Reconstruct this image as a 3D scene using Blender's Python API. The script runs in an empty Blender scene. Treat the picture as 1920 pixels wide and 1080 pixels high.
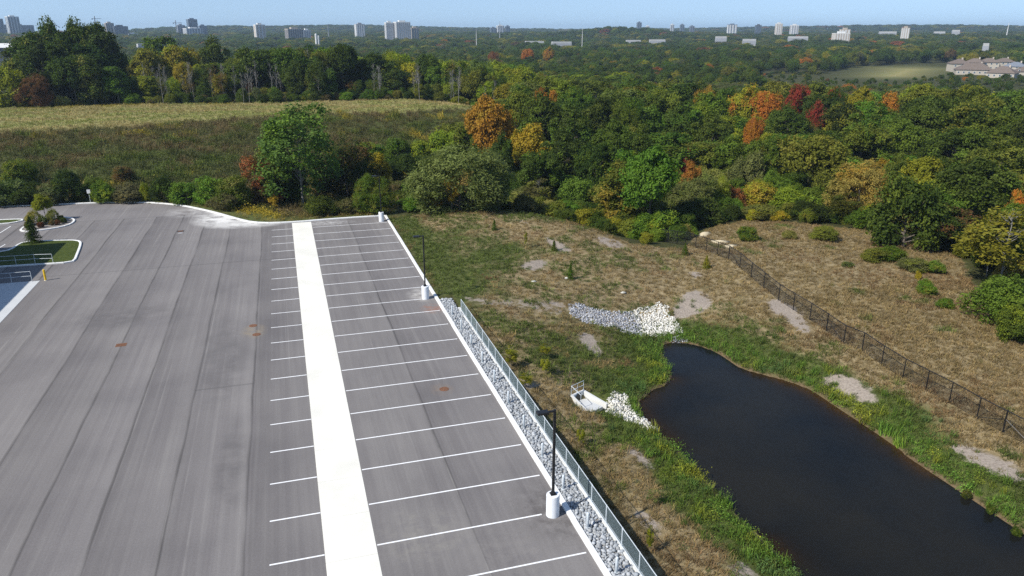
import bpy, bmesh, math, random
import numpy as np
from mathutils import Vector, Matrix
R = math.radians
rng = np.random.default_rng(7)
random.seed(7)
scene = bpy.context.scene
C = scene.collection

# ------------------------------------------------------------------ camera, world, sun, exposure
CAMH = 25.0; FPX = 1400.0; HORY = 63.0
PITCH = math.atan((540 - HORY) / FPX)
YAW = math.atan((960 - 512) / math.hypot(FPX, 540 - HORY))
cam_d = bpy.data.cameras.new('camera'); cam = bpy.data.objects.new('camera', cam_d); C.objects.link(cam)
cam_d.sensor_width = 36; cam_d.lens = 36 * FPX / 1920; cam_d.clip_start = 0.5; cam_d.clip_end = 30000
cam.location = (0, 0, CAMH); cam.rotation_euler = (math.pi / 2 - PITCH, 0, -YAW)
scene.camera = cam

SUN_AZ = 72.0     # direction the shadows fall, clockwise from +Y
SUN_EL = 43.0
world = bpy.data.worlds.new('World'); scene.world = world; world.use_nodes = True
wn = world.node_tree.nodes; wl = world.node_tree.links
for n in list(wn): wn.remove(n)
sky = wn.new('ShaderNodeTexSky'); sky.sky_type = 'NISHITA'; sky.sun_disc = False
sky.sun_elevation = R(SUN_EL); sky.sun_rotation = R(SUN_AZ + 180)
sky.altitude = 300; sky.air_density = 1.0; sky.dust_density = 0.35; sky.ozone_density = 1.1
bg = wn.new('ShaderNodeBackground'); bg.inputs[1].default_value = 0.13
wo = wn.new('ShaderNodeOutputWorld')
tc = wn.new('ShaderNodeTexCoord'); sm_ = wn.new('ShaderNodeVectorMath'); sm_.operation = 'MULTIPLY_ADD'
sm_.inputs[1].default_value = (1, 1, .9); sm_.inputs[2].default_value = (0, 0, .13)
wl.new(tc.outputs['Generated'], sm_.inputs[0]); wl.new(sm_.outputs[0], sky.inputs[0])
wl.new(sky.outputs[0], bg.inputs[0]); wl.new(bg.outputs[0], wo.inputs[0])
sd = bpy.data.lights.new('sun', 'SUN'); sd.energy = 4.6; sd.angle = R(0.5); sd.color = (1.0, 0.955, 0.88)
sun = bpy.data.objects.new('sun', sd); C.objects.link(sun); sun.location = (-60, -20, 80)
sdir = Vector((math.sin(R(SUN_AZ)) * math.cos(R(SUN_EL)), math.cos(R(SUN_AZ)) * math.cos(R(SUN_EL)), -math.sin(R(SUN_EL))))
sun.rotation_euler = sdir.to_track_quat('-Z', 'Y').to_euler()
vs = scene.view_settings; vs.view_transform = 'Standard'; vs.look = 'None'; vs.exposure = 0.38; vs.gamma = 1.0
vs.use_curve_mapping = False
cy = scene.cycles
cy.max_bounces = 5; cy.diffuse_bounces = 2; cy.glossy_bounces = 2; cy.transmission_bounces = 4
cy.transparent_max_bounces = 12; cy.volume_bounces = 0
cy.use_denoising = False; cy.caustics_reflective = False; cy.caustics_refractive = False

# ------------------------------------------------------------------ geometry of the view (used to measure places)
SP, CP, SY, CY = math.sin(PITCH), math.cos(PITCH), math.sin(YAW), math.cos(YAW)
def ray(px, py):
    x = (px - 960) / FPX; y = (540 - py) / FPX
    fw = CP + y * SP; up = -SP + y * CP
    return np.array([fw * SY + x * CY, fw * CY - x * SY, up])
def W(px, py, z=0.0):
    r = ray(px, py); t = (z - CAMH) / r[2]
    return np.array([r[0] * t, r[1] * t])
def project(x, y, z):
    dz = z - CAMH
    f0 = x * SY + y * CY; rt = x * CY - y * SY
    fwd = f0 * CP - dz * SP; up = f0 * SP + dz * CP
    fwd = np.where(fwd < 1, 1, fwd)
    return 960 + FPX * rt / fwd, 540 - FPX * up / fwd
def top_z(px, py, x, y):
    r = ray(px, py); return CAMH + r[2] * math.hypot(x, y) / math.hypot(r[0], r[1])

# ------------------------------------------------------------------ noise
def _hash(ix, iy, seed):
    h = (ix.astype(np.int64) * 374761393 + iy.astype(np.int64) * 668265263 + seed * 974711) & 0x7fffffff
    h = ((h ^ (h >> 13)) * 1274126177) & 0x7fffffff
    return ((h ^ (h >> 16)) & 0xffff) / 65535.0
def vnoise(x, y, seed=0):
    ix = np.floor(x); iy = np.floor(y); fx = x - ix; fy = y - iy
    fx = fx * fx * (3 - 2 * fx); fy = fy * fy * (3 - 2 * fy)
    a = _hash(ix, iy, seed); b = _hash(ix + 1, iy, seed); c = _hash(ix, iy + 1, seed); d = _hash(ix + 1, iy + 1, seed)
    return (a * (1 - fx) + b * fx) * (1 - fy) + (c * (1 - fx) + d * fx) * fy
def fbm(x, y, seed=0, oct=4):
    s = 0; a = 0.5; t = 0
    for k in range(oct):
        s = s + a * vnoise(x * 2 ** k, y * 2 ** k, seed + k * 17); t += a; a *= 0.5
    return s / t
def sstep(a, b, x):
    t = np.clip((x - a) / (b - a), 0, 1); return t * t * (3 - 2 * t)
def inpoly(x, y, poly):
    p = np.asarray(poly); n = len(p); ins = np.zeros(np.shape(x), bool)
    j = n - 1
    for i in range(n):
        xi, yi = p[i][:2]; xj, yj = p[j][:2]
        c = ((yi > y) != (yj > y)) & (x < (xj - xi) * (y - yi) / (yj - yi + 1e-12) + xi)
        ins ^= c; j = i
    return ins
def dpoly(x, y, poly, closed=True):
    p = np.asarray(poly); n = len(p); d = np.full(np.shape(x), 1e9)
    for i in range(n if closed else n - 1):
        a = p[i][:2]; b = p[(i + 1) % n][:2]; ab = b - a
        t = np.clip(((x - a[0]) * ab[0] + (y - a[1]) * ab[1]) / (ab @ ab + 1e-9), 0, 1)
        d = np.minimum(d, np.hypot(x - a[0] - t * ab[0], y - a[1] - t * ab[1]))
    return d
def smooth_poly(pts, it=2):
    p = np.asarray(pts, float)
    for _ in range(it):
        q = np.roll(p, -1, 0); p = np.stack([p * .75 + q * .25, p * .25 + q * .75], 1).reshape(-1, 2)
    return p
def smooth_line(pts, it=2):
    p = np.asarray(pts, float)
    for _ in range(it):
        a = p[:-1]; b = p[1:]
        m = np.stack([a * .75 + b * .25, a * .25 + b * .75], 1).reshape(-1, p.shape[1])
        p = np.concatenate([p[:1], m, p[-1:]])
    return p

# ------------------------------------------------------------------ layout measured from the photograph
WATER = -3.5
KX = 13.13                      # kerb on the pond side of the lot
WALLX = 14.62                   # retaining wall with the galvanised fence
far_kerb = smooth_line([(13.0, 106.5), (6, 106.6), (0.1, 106.1), (-4.7, 106.9), (-7.7, 111), (-10.9, 116.2), (-16.9, 123.7), (-24.2, 127.6),
                        (-32.6, 128.5), (-42.3, 129.5), (-60, 131), (-80, 133)], 2)
lot_poly = np.array([(-80, -30), (KX, -30)] + [tuple(p) for p in far_kerb])
pond_poly = smooth_poly([W(*p, WATER) for p in [(1190, 765), (1215, 735), (1262, 715), (1255, 690), (1238, 660), (1245, 642), (1290, 642), (1345, 660),
        (1385, 688), (1400, 695), (1470, 712), (1520, 730), (1570, 765), (1640, 810), (1715, 865), (1800, 920), (1920, 1000)]] +
        [(40.5, 20), (38, 12), (31, 8), (26, 13)] + [W(*p, WATER) for p in [(1490, 1080), (1450, 1030), (1400, 985), (1345, 925), (1280, 850), (1235, 815)]], 2)

OUT = (21.28, 49.31); ODIR = W(1185, 792, -3.2) - W(1085, 742, -3.0); ODIR = ODIR / np.hypot(*ODIR)
ctl = []
def cz(x, y, z): ctl.append((x, y, z))
for y, z in [(-20, -3.2), (10, -3.2), (24, -3.1), (35, -3.0), (45, -2.7), (52, -1.7), (58, -0.8), (64, 0.0), (72, .06), (85, .08), (98, .1), (106, .1)]: cz(15.2, y, z)
for y, z in [(24, -2.75), (36, -2.5), (47, -2.2), (55, -1.0), (60, -.6)]: cz(18.5, y, z)
for p in [(20, 104, .6), (28, 101, 1.0), (33, 97, .9), (37, 92, .4), (40, 85, -.2), (22, 90, .5), (30, 86, .3), (22, 75, 0), (30, 74, -.5), (36, 72, -1.0), (42, 74, -1.4),
          (24, 66, -.7), (34, 64, -2.6), (22, 58, -1.6), (38, 62, -2.6), (44, 60, -1.9), (44, 66, -1.7), (21, 50, -2.6), (23, 36, -3.1), (42.5, 36, -2.9), (42.5, 26, -2.9)]: cz(*p)
for px, py, z in [(1252, 455, -1.4), (1304, 465, -1.3), (1366, 487, -1.2), (1408, 520, -1.3), (1459, 563, -1.5), (1549, 621, -1.7), (1652, 684, -1.9), (1780, 755, -2.1), (1920, 830, -2.3),
                  (1600, 550, -1.2), (1800, 600, -1.2), (1900, 720, -1.7), (1480, 470, -1.2), (1600, 440, -1.4), (1800, 500, -1.5), (1700, 470, -1.5), (1350, 430, -1.5)]:
    cz(*W(px, py, z), z)
for p in [(45, 95, -3), (50, 103, -3.8), (30, 112, -1.5), (15, 115, -.5), (20, 125, -3), (45, 125, -4), (0, 122, -1.2), (5, 132, -2), (25, 140, -3), (60, 140, -4), (90, 110, -4), (80, 90, -2.5),
          (100, 70, -2.5), (110, 40, -3), (90, 10, -3), (60, 0, -3), (120, 130, -4.5), (60, 170, -4), (100, 200, -4.5), (70, 220, -1), (150, 160, -4.5), (200, 220, -4.5), (150, 60, -4), (200, 100, -4.5),
          (250, 300, -4.5), (120, 300, -2)]: cz(*p)
for x, y in [(-5, 109.5), (-10, 119), (-17, 127), (-25, 131), (-43, 133), (-70, 135.5), (-100, 137), (-140, 138)]: cz(x, y, .05)
for x in (-140, -100, -70, -43, -20): cz(x, 141, .4); cz(x, 158, 3.2)
cz(0, 150, .6); cz(0, 170, 3.2); cz(20, 165, -.2); cz(20, 180, 3); cz(38, 175, -1.5); cz(40, 186, 3)
for x, y in [(-140, 172), (-100, 174), (-54.5, 175.6), (-31, 178), (-6, 190), (14, 194.5), (36, 194.5), (47, 196)]: cz(x, y, 6.0); cz(x, y + 12, 6.2)
for x, y in [(-140, 236), (-72, 237), (-41, 239), (-6, 232), (42, 226)]: cz(x, y, 6.0)
for x, y in [(-140, 300), (-50, 300), (40, 280), (-50, 360), (-150, 360), (50, 360)]: cz(x, y, 3)
ctl = np.array(ctl)
def _U(r2): return np.where(r2 > 0, r2 * np.log(r2 + 1e-9), 0)
_S = 60.0
_cx = ctl[:, :2] / _S; _n = len(ctl)
_K = _U(((_cx[:, None] - _cx[None]) ** 2).sum(-1)) + np.eye(_n) * 2e-4
_P = np.c_[np.ones(_n), _cx]
_A = np.block([[_K, _P], [_P.T, np.zeros((3, 3))]])
_w = np.linalg.solve(_A, np.r_[ctl[:, 2], np.zeros(3)])
def tps(x, y):
    x = np.asarray(x, float); sh = x.shape; X = x.ravel() / _S; Y = np.asarray(y, float).ravel() / _S
    out = np.empty(X.size)
    for a in range(0, X.size, 20000):
        xs = X[a:a + 20000]; ys = Y[a:a + 20000]
        out[a:a + 20000] = _U((xs[:, None] - _cx[:, 0]) ** 2 + (ys[:, None] - _cx[:, 1]) ** 2) @ _w[:_n] + _w[_n] + _w[_n + 1] * xs + _w[_n + 2] * ys
    return out.reshape(sh)
HILLS = [(1165, 1750, 15, 120, 150), (1110, 1900, 6, 200, 200), (620, 3300, 26, 500, 400), (1700, 3800, 30, 1500, 500), (900, 3600, 16, 700, 400), (380, 3000, 14, 300, 300)]
_hl = []
for px, D, h, s1, s2 in HILLS:
    r = ray(px, 63); a = math.atan2(r[0], r[1]); _hl.append((D * math.sin(a), D * math.cos(a), a, h, s1, s2))
def zfar(x, y):
    d = np.hypot(x, y)
    z = -4.5 + sstep(450, 2600, d) * 21 + (fbm(x / 300, y / 300, 5, 3) - .5) * 7 * sstep(350, 1200, d)
    for hx, hy, a, h, s1, s2 in _hl:
        u = (x - hx) * math.cos(a) - (y - hy) * math.sin(a); v = (x - hx) * math.sin(a) + (y - hy) * math.cos(a)
        z = z + h * np.exp(-(u / s1) ** 2 - (v / s2) ** 2)
    return z
def zt(x, y, raw=False):
    """height of the ground"""
    x = np.asarray(x, float); y = np.asarray(y, float)
    d = np.hypot(x, y)
    w = sstep(230, 420, d) ; w = np.maximum(w, sstep(130, 220, -x)); w = np.maximum(w, sstep(20, 80, -y))
    z = np.clip(tps(np.clip(x, -160, 330), np.clip(y, -60, 420)), -5, 6.6) * (1 - w) + zfar(x, y) * w
    nz = (fbm(x / 7, y / 7, 3, 4) - .5) * .5 * sstep(13, 18, np.maximum(x, (y - 100) * 2)) * (1 - sstep(200, 400, d)) + (fbm(x / 1.3, y / 1.3, 9, 2) - .5) * .16
    z = z + nz
    near = (x > 15) & (x < 70) & (y < 90)
    if near.any():
        pd = np.full(x.shape, 99.0); pd[near] = dpoly(x[near], y[near], pond_poly)
        ins = np.zeros(x.shape, bool); ins[near] = inpoly(x[near], y[near], pond_poly)
        sh = WATER + .03 + .20 * pd
        wq = sstep(0, 5, pd)
        z = np.where(ins, WATER - .02 - np.minimum(.22 * pd, 1.5), np.where(near, sh * (1 - wq) + np.maximum(z, WATER + .25) * wq, z))
    oc = np.hypot(x - OUT[0] - .35 * ODIR[0], y - OUT[1] - .35 * ODIR[1]); z = z - .8 * (1 - sstep(1.05, 1.75, oc))
    if raw: return z
    lot = inpoly(x, y, lot_poly)
    z = np.where(lot, -.45, z)
    z = np.where((x >= KX) & (x < WALLX + .1) & (y < 69.5) & (y > -31), -.45, z)
    return z
def hit(px, py):
    r = ray(px, py); r = r / math.hypot(r[0], r[1])
    t = np.geomspace(18, 9000, 1600)
    g = CAMH + r[2] * t - zt(r[0] * t, r[1] * t)
    k = int(np.argmax(g < 0)) if (g < 0).any() else len(t) - 1
    k = max(k, 1); f = g[k - 1] / (g[k - 1] - g[k] + 1e-9); tt = t[k - 1] + (t[k] - t[k - 1]) * f
    return np.array([r[0] * tt, r[1] * tt, CAMH + r[2] * tt])
def gz(x, y): return float(zt(np.array([x]), np.array([y]))[0])

# ------------------------------------------------------------------ materials
def mat(name):
    m = bpy.data.materials.new(name); m.use_nodes = True
    nt = m.node_tree; nt.nodes.clear()
    out = nt.nodes.new('ShaderNodeOutputMaterial')
    return m, nt, out
class N:
    """tiny node helper"""
    def __init__(s, nt): s.nt = nt
    def n(s, t, **k):
        o = s.nt.nodes.new(t)
        for a, b in k.items(): setattr(o, a, b)
        return o
    def l(s, a, b): s.nt.links.new(a, b)
    def val(s, inp, v):
        if hasattr(v, 'is_linked') or hasattr(v, 'links'): s.l(v, inp)
        else: inp.default_value = v
    def math(s, op, a, b=0.0, c=0.0, clamp=False):
        o = s.n('ShaderNodeMath', operation=op, use_clamp=clamp)
        for i, v in enumerate((a, b, c)): s.val(o.inputs[i], v)
        return o.outputs[0]
    def mix(s, f, a, b, mode='MIX'):
        o = s.n('ShaderNodeMix', data_type='RGBA', blend_type=mode)
        s.val(o.inputs[0], f); s.val(o.inputs[6], a); s.val(o.inputs[7], b)
        return o.outputs[2]
    def noise(s, vec, scale, detail=4, rough=.55, dist=0.0):
        o = s.n('ShaderNodeTexNoise'); s.l(vec, o.inputs['Vector'])
        o.inputs['Scale'].default_value = scale; o.inputs['Detail'].default_value = detail
        o.inputs['Roughness'].default_value = rough; o.inputs['Distortion'].default_value = dist
        return o.outputs['Fac']
    def ramp(s, f, stops, interp='LINEAR'):
        o = s.n('ShaderNodeValToRGB'); s.l(f, o.inputs[0]); cr = o.color_ramp; cr.interpolation = interp
        while len(cr.elements) < len(stops): cr.elements.new(.5)
        for e, (p, c) in zip(cr.elements, stops):
            e.position = p; e.color = c if len(c) == 4 else (*c, 1)
        return o.outputs[0]
    def mr(s, v, a, b, c=0.0, d=1.0):
        o = s.n('ShaderNodeMapRange'); s.val(o.inputs[0], v)
        for i, q in enumerate((a, b, c, d)): o.inputs[i + 1].default_value = q
        return o.outputs[0]
    def attr(s, name, typ='GEOMETRY'):
        o = s.n('ShaderNodeAttribute', attribute_name=name, attribute_type=typ); return o
    def mapping(s, vec, scale=(1, 1, 1), loc=(0, 0, 0)):
        o = s.n('ShaderNodeMapping'); s.l(vec, o.inputs[0]); o.inputs['Scale'].default_value = scale; o.inputs['Location'].default_value = loc
        return o.outputs[0]
    def bump(s, h, st=.3, dist=.05):
        o = s.n('ShaderNodeBump'); s.l(h, o.inputs['Height']); o.inputs['Strength'].default_value = st; o.inputs['Distance'].default_value = dist
        return o.outputs[0]
    def pos(s): return s.n('ShaderNodeNewGeometry').outputs['Position']
    def obj(s): return s.n('ShaderNodeTexCoord').outputs['Object']
    def pbsdf(s, out, col, rough=.8, spec=.3, metal=0.0, normal=None):
        b = s.n('ShaderNodeBsdfPrincipled'); s.val(b.inputs['Base Color'], col if not isinstance(col, tuple) else (*col[:3], 1))
        s.val(b.inputs['Roughness'], rough); b.inputs['Specular IOR Level'].default_value = spec; b.inputs['Metallic'].default_value = metal
        if normal is not None: s.l(normal, b.inputs['Normal'])
        s.l(b.outputs[0], out.inputs[0]); return b
M = {}
def plain(name, col, rough=.7, spec=.3, metal=0.0, var=.12, scale=3.0, bump=0.0):
    m, nt, out = mat(name); k = N(nt)
    p = k.pos(); f = k.noise(p, scale, 5)
    c = k.mix(1.0, (*col, 1), k.ramp(f, [(.3, (1 - var,) * 3), (.7, (1 + var,) * 3)]), 'MULTIPLY')
    k.pbsdf(out, c, rough, spec, metal, k.bump(f, bump, .02) if bump else None)
    M[name] = m; return m
plain('concrete', (.60, .60, .575), .85, .25, var=.07, scale=.8)
plain('pad', (.70, .68, .605), .85, .25, var=.09, scale=.3)
plain('kerb', (.70, .70, .68), .85, .25, var=.08, scale=1.2)
plain('dock', (.50, .51, .51), .85, .25, var=.05, scale=.7)
plain('base_paint', (.72, .74, .76), .7, .3, var=.05, scale=2)
plain('line_paint', (.78, .78, .77), .7, .3, var=.10, scale=5)
plain('black_metal', (.012, .012, .013), .4, .4, var=.1)
plain('galv', (.58, .63, .66), .5, .4, .15, var=.08, scale=4)
plain('galv_wire', (.19, .25, .27), .5, .4, .3, var=.05, scale=4)
plain('yellow_paint', (.75, .48, .02), .5, .4, var=.05)
plain('rust', (.17, .085, .05), .8, .2, var=.35, scale=9)
plain('stone_grey', (.36, .385, .41), .85, .25, var=.25, scale=2.2, bump=.3)
plain('stone_white', (.74, .72, .65), .85, .25, var=.18, scale=2.5, bump=.3)
plain('stone_mixed', (.42, .43, .45), .85, .25, var=.35, scale=2.5, bump=.3)
plain('sandstone', (.55, .47, .32), .9, .2, var=.15, scale=1.5, bump=.4)
plain('bark', (.13, .11, .09), .9, .15, var=.3, scale=4)
plain('bark_grey', (.19, .18, .165), .9, .15, var=.25, scale=4)
plain('mulch', (.22, .20, .18), .95, .1, var=.3, scale=6)
plain('roof_brown', (.15, .12, .10), .9, .2, var=.1, scale=1)
plain('roof_blue', (.16, .18, .21), .9, .2, var=.1, scale=1)
plain('house_wall', (.40, .36, .30), .85, .2, var=.05, scale=1)
plain('white_wall', (.60, .60, .58), .8, .3, var=.04, scale=.1)
plain('tan_wall', (.42, .37, .31), .8, .3, var=.04, scale=.1)
plain('grey_wall', (.30, .31, .33), .8, .3, var=.04, scale=.1)
plain('dark_wall', (.09, .10, .12), .6, .4, var=.06, scale=.1)
plain('slate_wall', (.16, .19, .23), .6, .4, var=.06, scale=.1)
plain('pale_wall', (.40, .40, .39), .8, .3, var=.05, scale=.1)
plain('glass', (.07, .10, .13), .15, .6, var=.1, scale=.2)
plain('sign_white', (.8, .8, .8), .5, .3, var=.02)

def stone_mat(name, cols):
    m, nt, out = mat(name); k = N(nt); p = k.pos(); f = k.noise(p, 6, 4)
    t = k.math('FRACT', k.math('ADD', k.attr('tone').outputs['Fac'], k.n('ShaderNodeObjectInfo').outputs['Random']))
    c = k.ramp(t, [(i / (len(cols) - 1), q) for i, q in enumerate(cols)])
    c = k.mix(1.0, c, k.ramp(f, [(.3, (.8,) * 3), (.7, (1.15,) * 3)]), 'MULTIPLY')
    k.pbsdf(out, c, .88, .2, 0, k.bump(f, .4, .02)); M[name] = m
stone_mat('stone_grey', [(.22, .24, .26), (.36, .385, .41), (.30, .315, .33), (.44, .46, .48), (.33, .34, .34), (.27, .28, .29)])
stone_mat('stone_mixed', [(.15, .16, .19), (.30, .31, .34), (.50, .50, .50), (.22, .23, .26), (.38, .38, .38), (.18, .19, .22)])
stone_mat('stone_white', [(.52, .50, .44), (.66, .64, .58), (.40, .38, .33), (.60, .58, .51), (.70, .69, .65), (.48, .46, .40)])
def leaf_mat(name, trans=.28):
    m, nt, out = mat(name); k = N(nt)
    t1 = k.attr('tint', 'INSTANCER').outputs['Color']; t2 = k.attr('tint2', 'INSTANCER').outputs['Color']
    sh = k.attr('leaf'); 
    op = k.obj()
    patch = k.noise(op, 3.2, 3)
    f = k.mr(k.math('ADD', patch, k.math('MULTIPLY', k.math('SUBTRACT', sh.outputs['Fac'], .5), .35)), .50, .66)
    c = k.mix(f, t1, t2)
    v = k.mr(sh.outputs['Fac'], 0, 1, .62, 1.42)
    hsv = k.n('ShaderNodeHueSaturation'); k.l(c, hsv.inputs['Color']); k.l(v, hsv.inputs['Value'])
    k.l(k.mr(sh.outputs['Fac'], 0, 1, .512, .488), hsv.inputs['Hue'])
    c = hsv.outputs[0]
    d = k.n('ShaderNodeBsdfPrincipled'); k.l(c, d.inputs['Base Color']); d.inputs['Roughness'].default_value = .6; d.inputs['Specular IOR Level'].default_value = .06
    tr = k.n('ShaderNodeBsdfTranslucent'); k.l(k.mix(1.0, c, (1.15, 1.25, .7, 1), 'MULTIPLY'), tr.inputs[0])
    mx = k.n('ShaderNodeMixShader'); mx.inputs[0].default_value = trans
    k.l(d.outputs[0], mx.inputs[1]); k.l(tr.outputs[0], mx.inputs[2]); k.l(mx.outputs[0], out.inputs[0])
    M[name] = m
leaf_mat('leaf', .32); leaf_mat('blade', .22)

# ground cover: colours by soil type (masks are where the grass is dry, green or worn away)
def ground_mat():
    m, nt, out = mat('ground_cover'); k = N(nt); p = k.pos()
    n1 = k.noise(p, .22, 5, .6); n2 = k.noise(p, 1.4, 5, .65); n3 = k.noise(p, 6.0, 4, .6)
    dry = k.ramp(n2, [(.32, (.135, .105, .055)), (.5, (.225, .175, .095)), (.68, (.31, .245, .14))])
    grn = k.ramp(n2, [(.32, (.05, .06, .02)), (.55, (.085, .10, .03)), (.75, (.14, .15, .05))])
    gf = k.attr('green').outputs['Fac']
    c = k.mix(k.mr(k.math('ADD', gf, k.math('MULTIPLY', k.math('SUBTRACT', n1, .5), 1.1)), .32, .62), dry, grn)
    fa = k.attr('field').outputs['Fac']
    fld = k.ramp(k.noise(p, .06, 5, .7), [(.3, (.25, .20, .085)), (.5, (.26, .235, .095)), (.7, (.17, .19, .055))])
    c = k.mix(fa, c, fld)
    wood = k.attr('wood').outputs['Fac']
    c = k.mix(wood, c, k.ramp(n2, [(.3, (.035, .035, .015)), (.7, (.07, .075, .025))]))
    so = k.attr('soil').outputs['Fac']
    sm = k.mr(k.math('ADD', so, k.math('MULTIPLY', k.math('SUBTRACT', n2, .5), 1.7)), .38, .66)
    soil = k.ramp(n3, [(.3, (.20, .165, .135)), (.55, (.30, .255, .21)), (.75, (.36, .315, .26))])
    c = k.mix(sm, c, soil)
    mud = k.attr('mud').outputs['Fac']
    c = k.mix(mud, c, k.ramp(n3, [(.3, (.09, .06, .03)), (.7, (.19, .14, .08))]))
    k.pbsdf(out, c, .95, .1, 0, k.bump(k.math('ADD', n2, k.math('MULTIPLY', n3, .5)), .5, .25))
    M['ground_cover'] = m
ground_mat()

def asphalt_mat():
    m, nt, out = mat('asphalt'); k = N(nt); p = k.pos()
    sx = k.n('ShaderNodeSeparateXYZ'); k.l(p, sx.inputs[0]); X, Y = sx.outputs[0], sx.outputs[1]
    # wobble so that the paving seams are not ruler straight
    wob = k.math('MULTIPLY', k.math('SUBTRACT', k.noise(k.mapping(p, (.02, .09, 1)), 1.0, 3), .5), .35)
    xw = k.math('ADD', X, wob)
    fine = k.noise(p, 9.0, 5, .7); fine2 = k.noise(p, 40, 3, .7); blot = k.noise(p, .13, 4, .55); blot2 = k.noise(p, .45, 4, .6)
    st1 = k.noise(k.mapping(p, (2.4, .035, 1)), 1.0, 4, .6); st2 = k.noise(k.mapping(p, (7.0, .05, 1), (3, 8, 0)), 1.0, 3, .6)
    base = k.ramp(st1, [(.28, (.128, .121, .123)), (.5, (.143, .136, .137)), (.72, (.160, .153, .152))])
    base = k.mix(1.0, base, k.ramp(st2, [(.3, (.965,) * 3), (.5, (1.0,) * 3), (.72, (1.05,) * 3)]), 'MULTIPLY')
    base = k.mix(1.0, base, k.ramp(blot, [(.3, (.86, .86, .87)), (.5, (1,) * 3), (.7, (1.10, 1.10, 1.09))]), 'MULTIPLY')
    base = k.mix(1.0, base, k.ramp(fine, [(.2, (.84,) * 3), (.8, (1.16,) * 3)]), 'MULTIPLY')
    base = k.mix(1.0, base, k.ramp(fine2, [(.25, (.76,) * 3), (.75, (1.24,) * 3)]), 'MULTIPLY')
    base0 = k.mix(1.0, base, (1.07, 1.07, 1.07, 1), 'MULTIPLY')
    # lanes laid by the paver: each has its own tone; a dark joint between lanes
    seams = [-40, -35.6, -31.2, -26.6, -22.8, -18.5, -14.8, -11.5, -8.0, -3.9, 0.0, 7.7, 13.2]
    tone = [.96, 1.05, .95, 1.01, 1.06, .98, 1.07, 1.0, 1.04, .93, .92, .97, .93]
    lo, hi = -44.0, 16.0
    u = k.mr(xw, lo, hi)
    stops = [(0.0, (1.0,) * 3)] + [((s - lo) / (hi - lo), (t,) * 3) for s, t in zip(seams, tone)]
    base = k.mix(1.0, base, k.ramp(u, stops, 'CONSTANT'), 'MULTIPLY')
    jd = None
    for s in seams[:-1]:
        if s == 0.0: continue
        d = k.math('ABSOLUTE', k.math('SUBTRACT', xw, s)); jd = d if jd is None else k.math('MINIMUM', jd, d)
    brk = k.noise(k.mapping(p, (1, .12, 1), (5, 2, 0)), 1.0, 3)
    j = k.math('MULTIPLY', k.mr(jd, .04, .13, 1, 0), k.mr(brk, .35, .6, .25, .8))
    base = k.mix(k.math('MULTIPLY', j, .78), base, (.045, .043, .043, 1))
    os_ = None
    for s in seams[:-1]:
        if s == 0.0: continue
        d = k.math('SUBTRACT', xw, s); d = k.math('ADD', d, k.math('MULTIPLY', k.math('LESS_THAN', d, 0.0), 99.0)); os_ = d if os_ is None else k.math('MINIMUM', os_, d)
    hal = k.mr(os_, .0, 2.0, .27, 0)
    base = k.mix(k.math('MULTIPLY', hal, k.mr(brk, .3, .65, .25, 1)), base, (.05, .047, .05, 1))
    paler = k.mr(os_, 2.2, 3.6, 0, .17)  # lane tone turns paler away from its seam
    base = k.mix(k.math('MULTIPLY', paler, k.mr(brk, .35, .7, 1, .1)), base, (.26, .25, .24, 1))
    base = k.mix(k.math('GREATER_THAN', k.math('ADD', Y, wob), 115.5), base, base0)
    # tyre-polished dusty streaks
    tw = k.noise(k.mapping(p, (3.2, .022, 1), (11, 1, 0)), 1.0, 2, .5)
    base = k.mix(k.math('MULTIPLY', k.mr(tw, .62, .76, 0, .38), k.mr(blot2, .35, .6, .2, 1)), base, (.27, .262, .25, 1))
    # cross joints where paving runs stopped
    for yy, x0, x1 in ((54.5, -8, -3.9), (88.5, -27, 0), (115.5, -45, -14)):
        dj = k.math('ABSOLUTE', k.math('SUBTRACT', k.math('ADD', Y, wob), yy))
        band = k.math('MULTIPLY', k.mr(dj, .03, .16, 1, 0), k.math('MULTIPLY', k.math('GREATER_THAN', X, x0), k.math('LESS_THAN', X, x1)))
        base = k.mix(k.math('MULTIPLY', band, .35), base, (.05, .05, .05, 1))
    # spots of dried silt, oil and rust wash
    nsA = k.noise(p, .5, 5, .65); nsB = k.noise(p, 1.4, 4, .65)
    def blob(x, y, rx, ry, ns, th=.5):
        dx = k.math('DIVIDE', k.math('SUBTRACT', X, x), rx); dy = k.math('DIVIDE', k.math('SUBTRACT', Y, y), ry)
        r = k.math('SQRT', k.math('ADD', k.math('MULTIPLY', dx, dx), k.math('MULTIPLY', dy, dy)))
        return k.math('MULTIPLY', k.mr(r, .35, 1.0, 1, 0), k.mr(nsA if ns < .75 else nsB, th - .12, th + .16))
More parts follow.
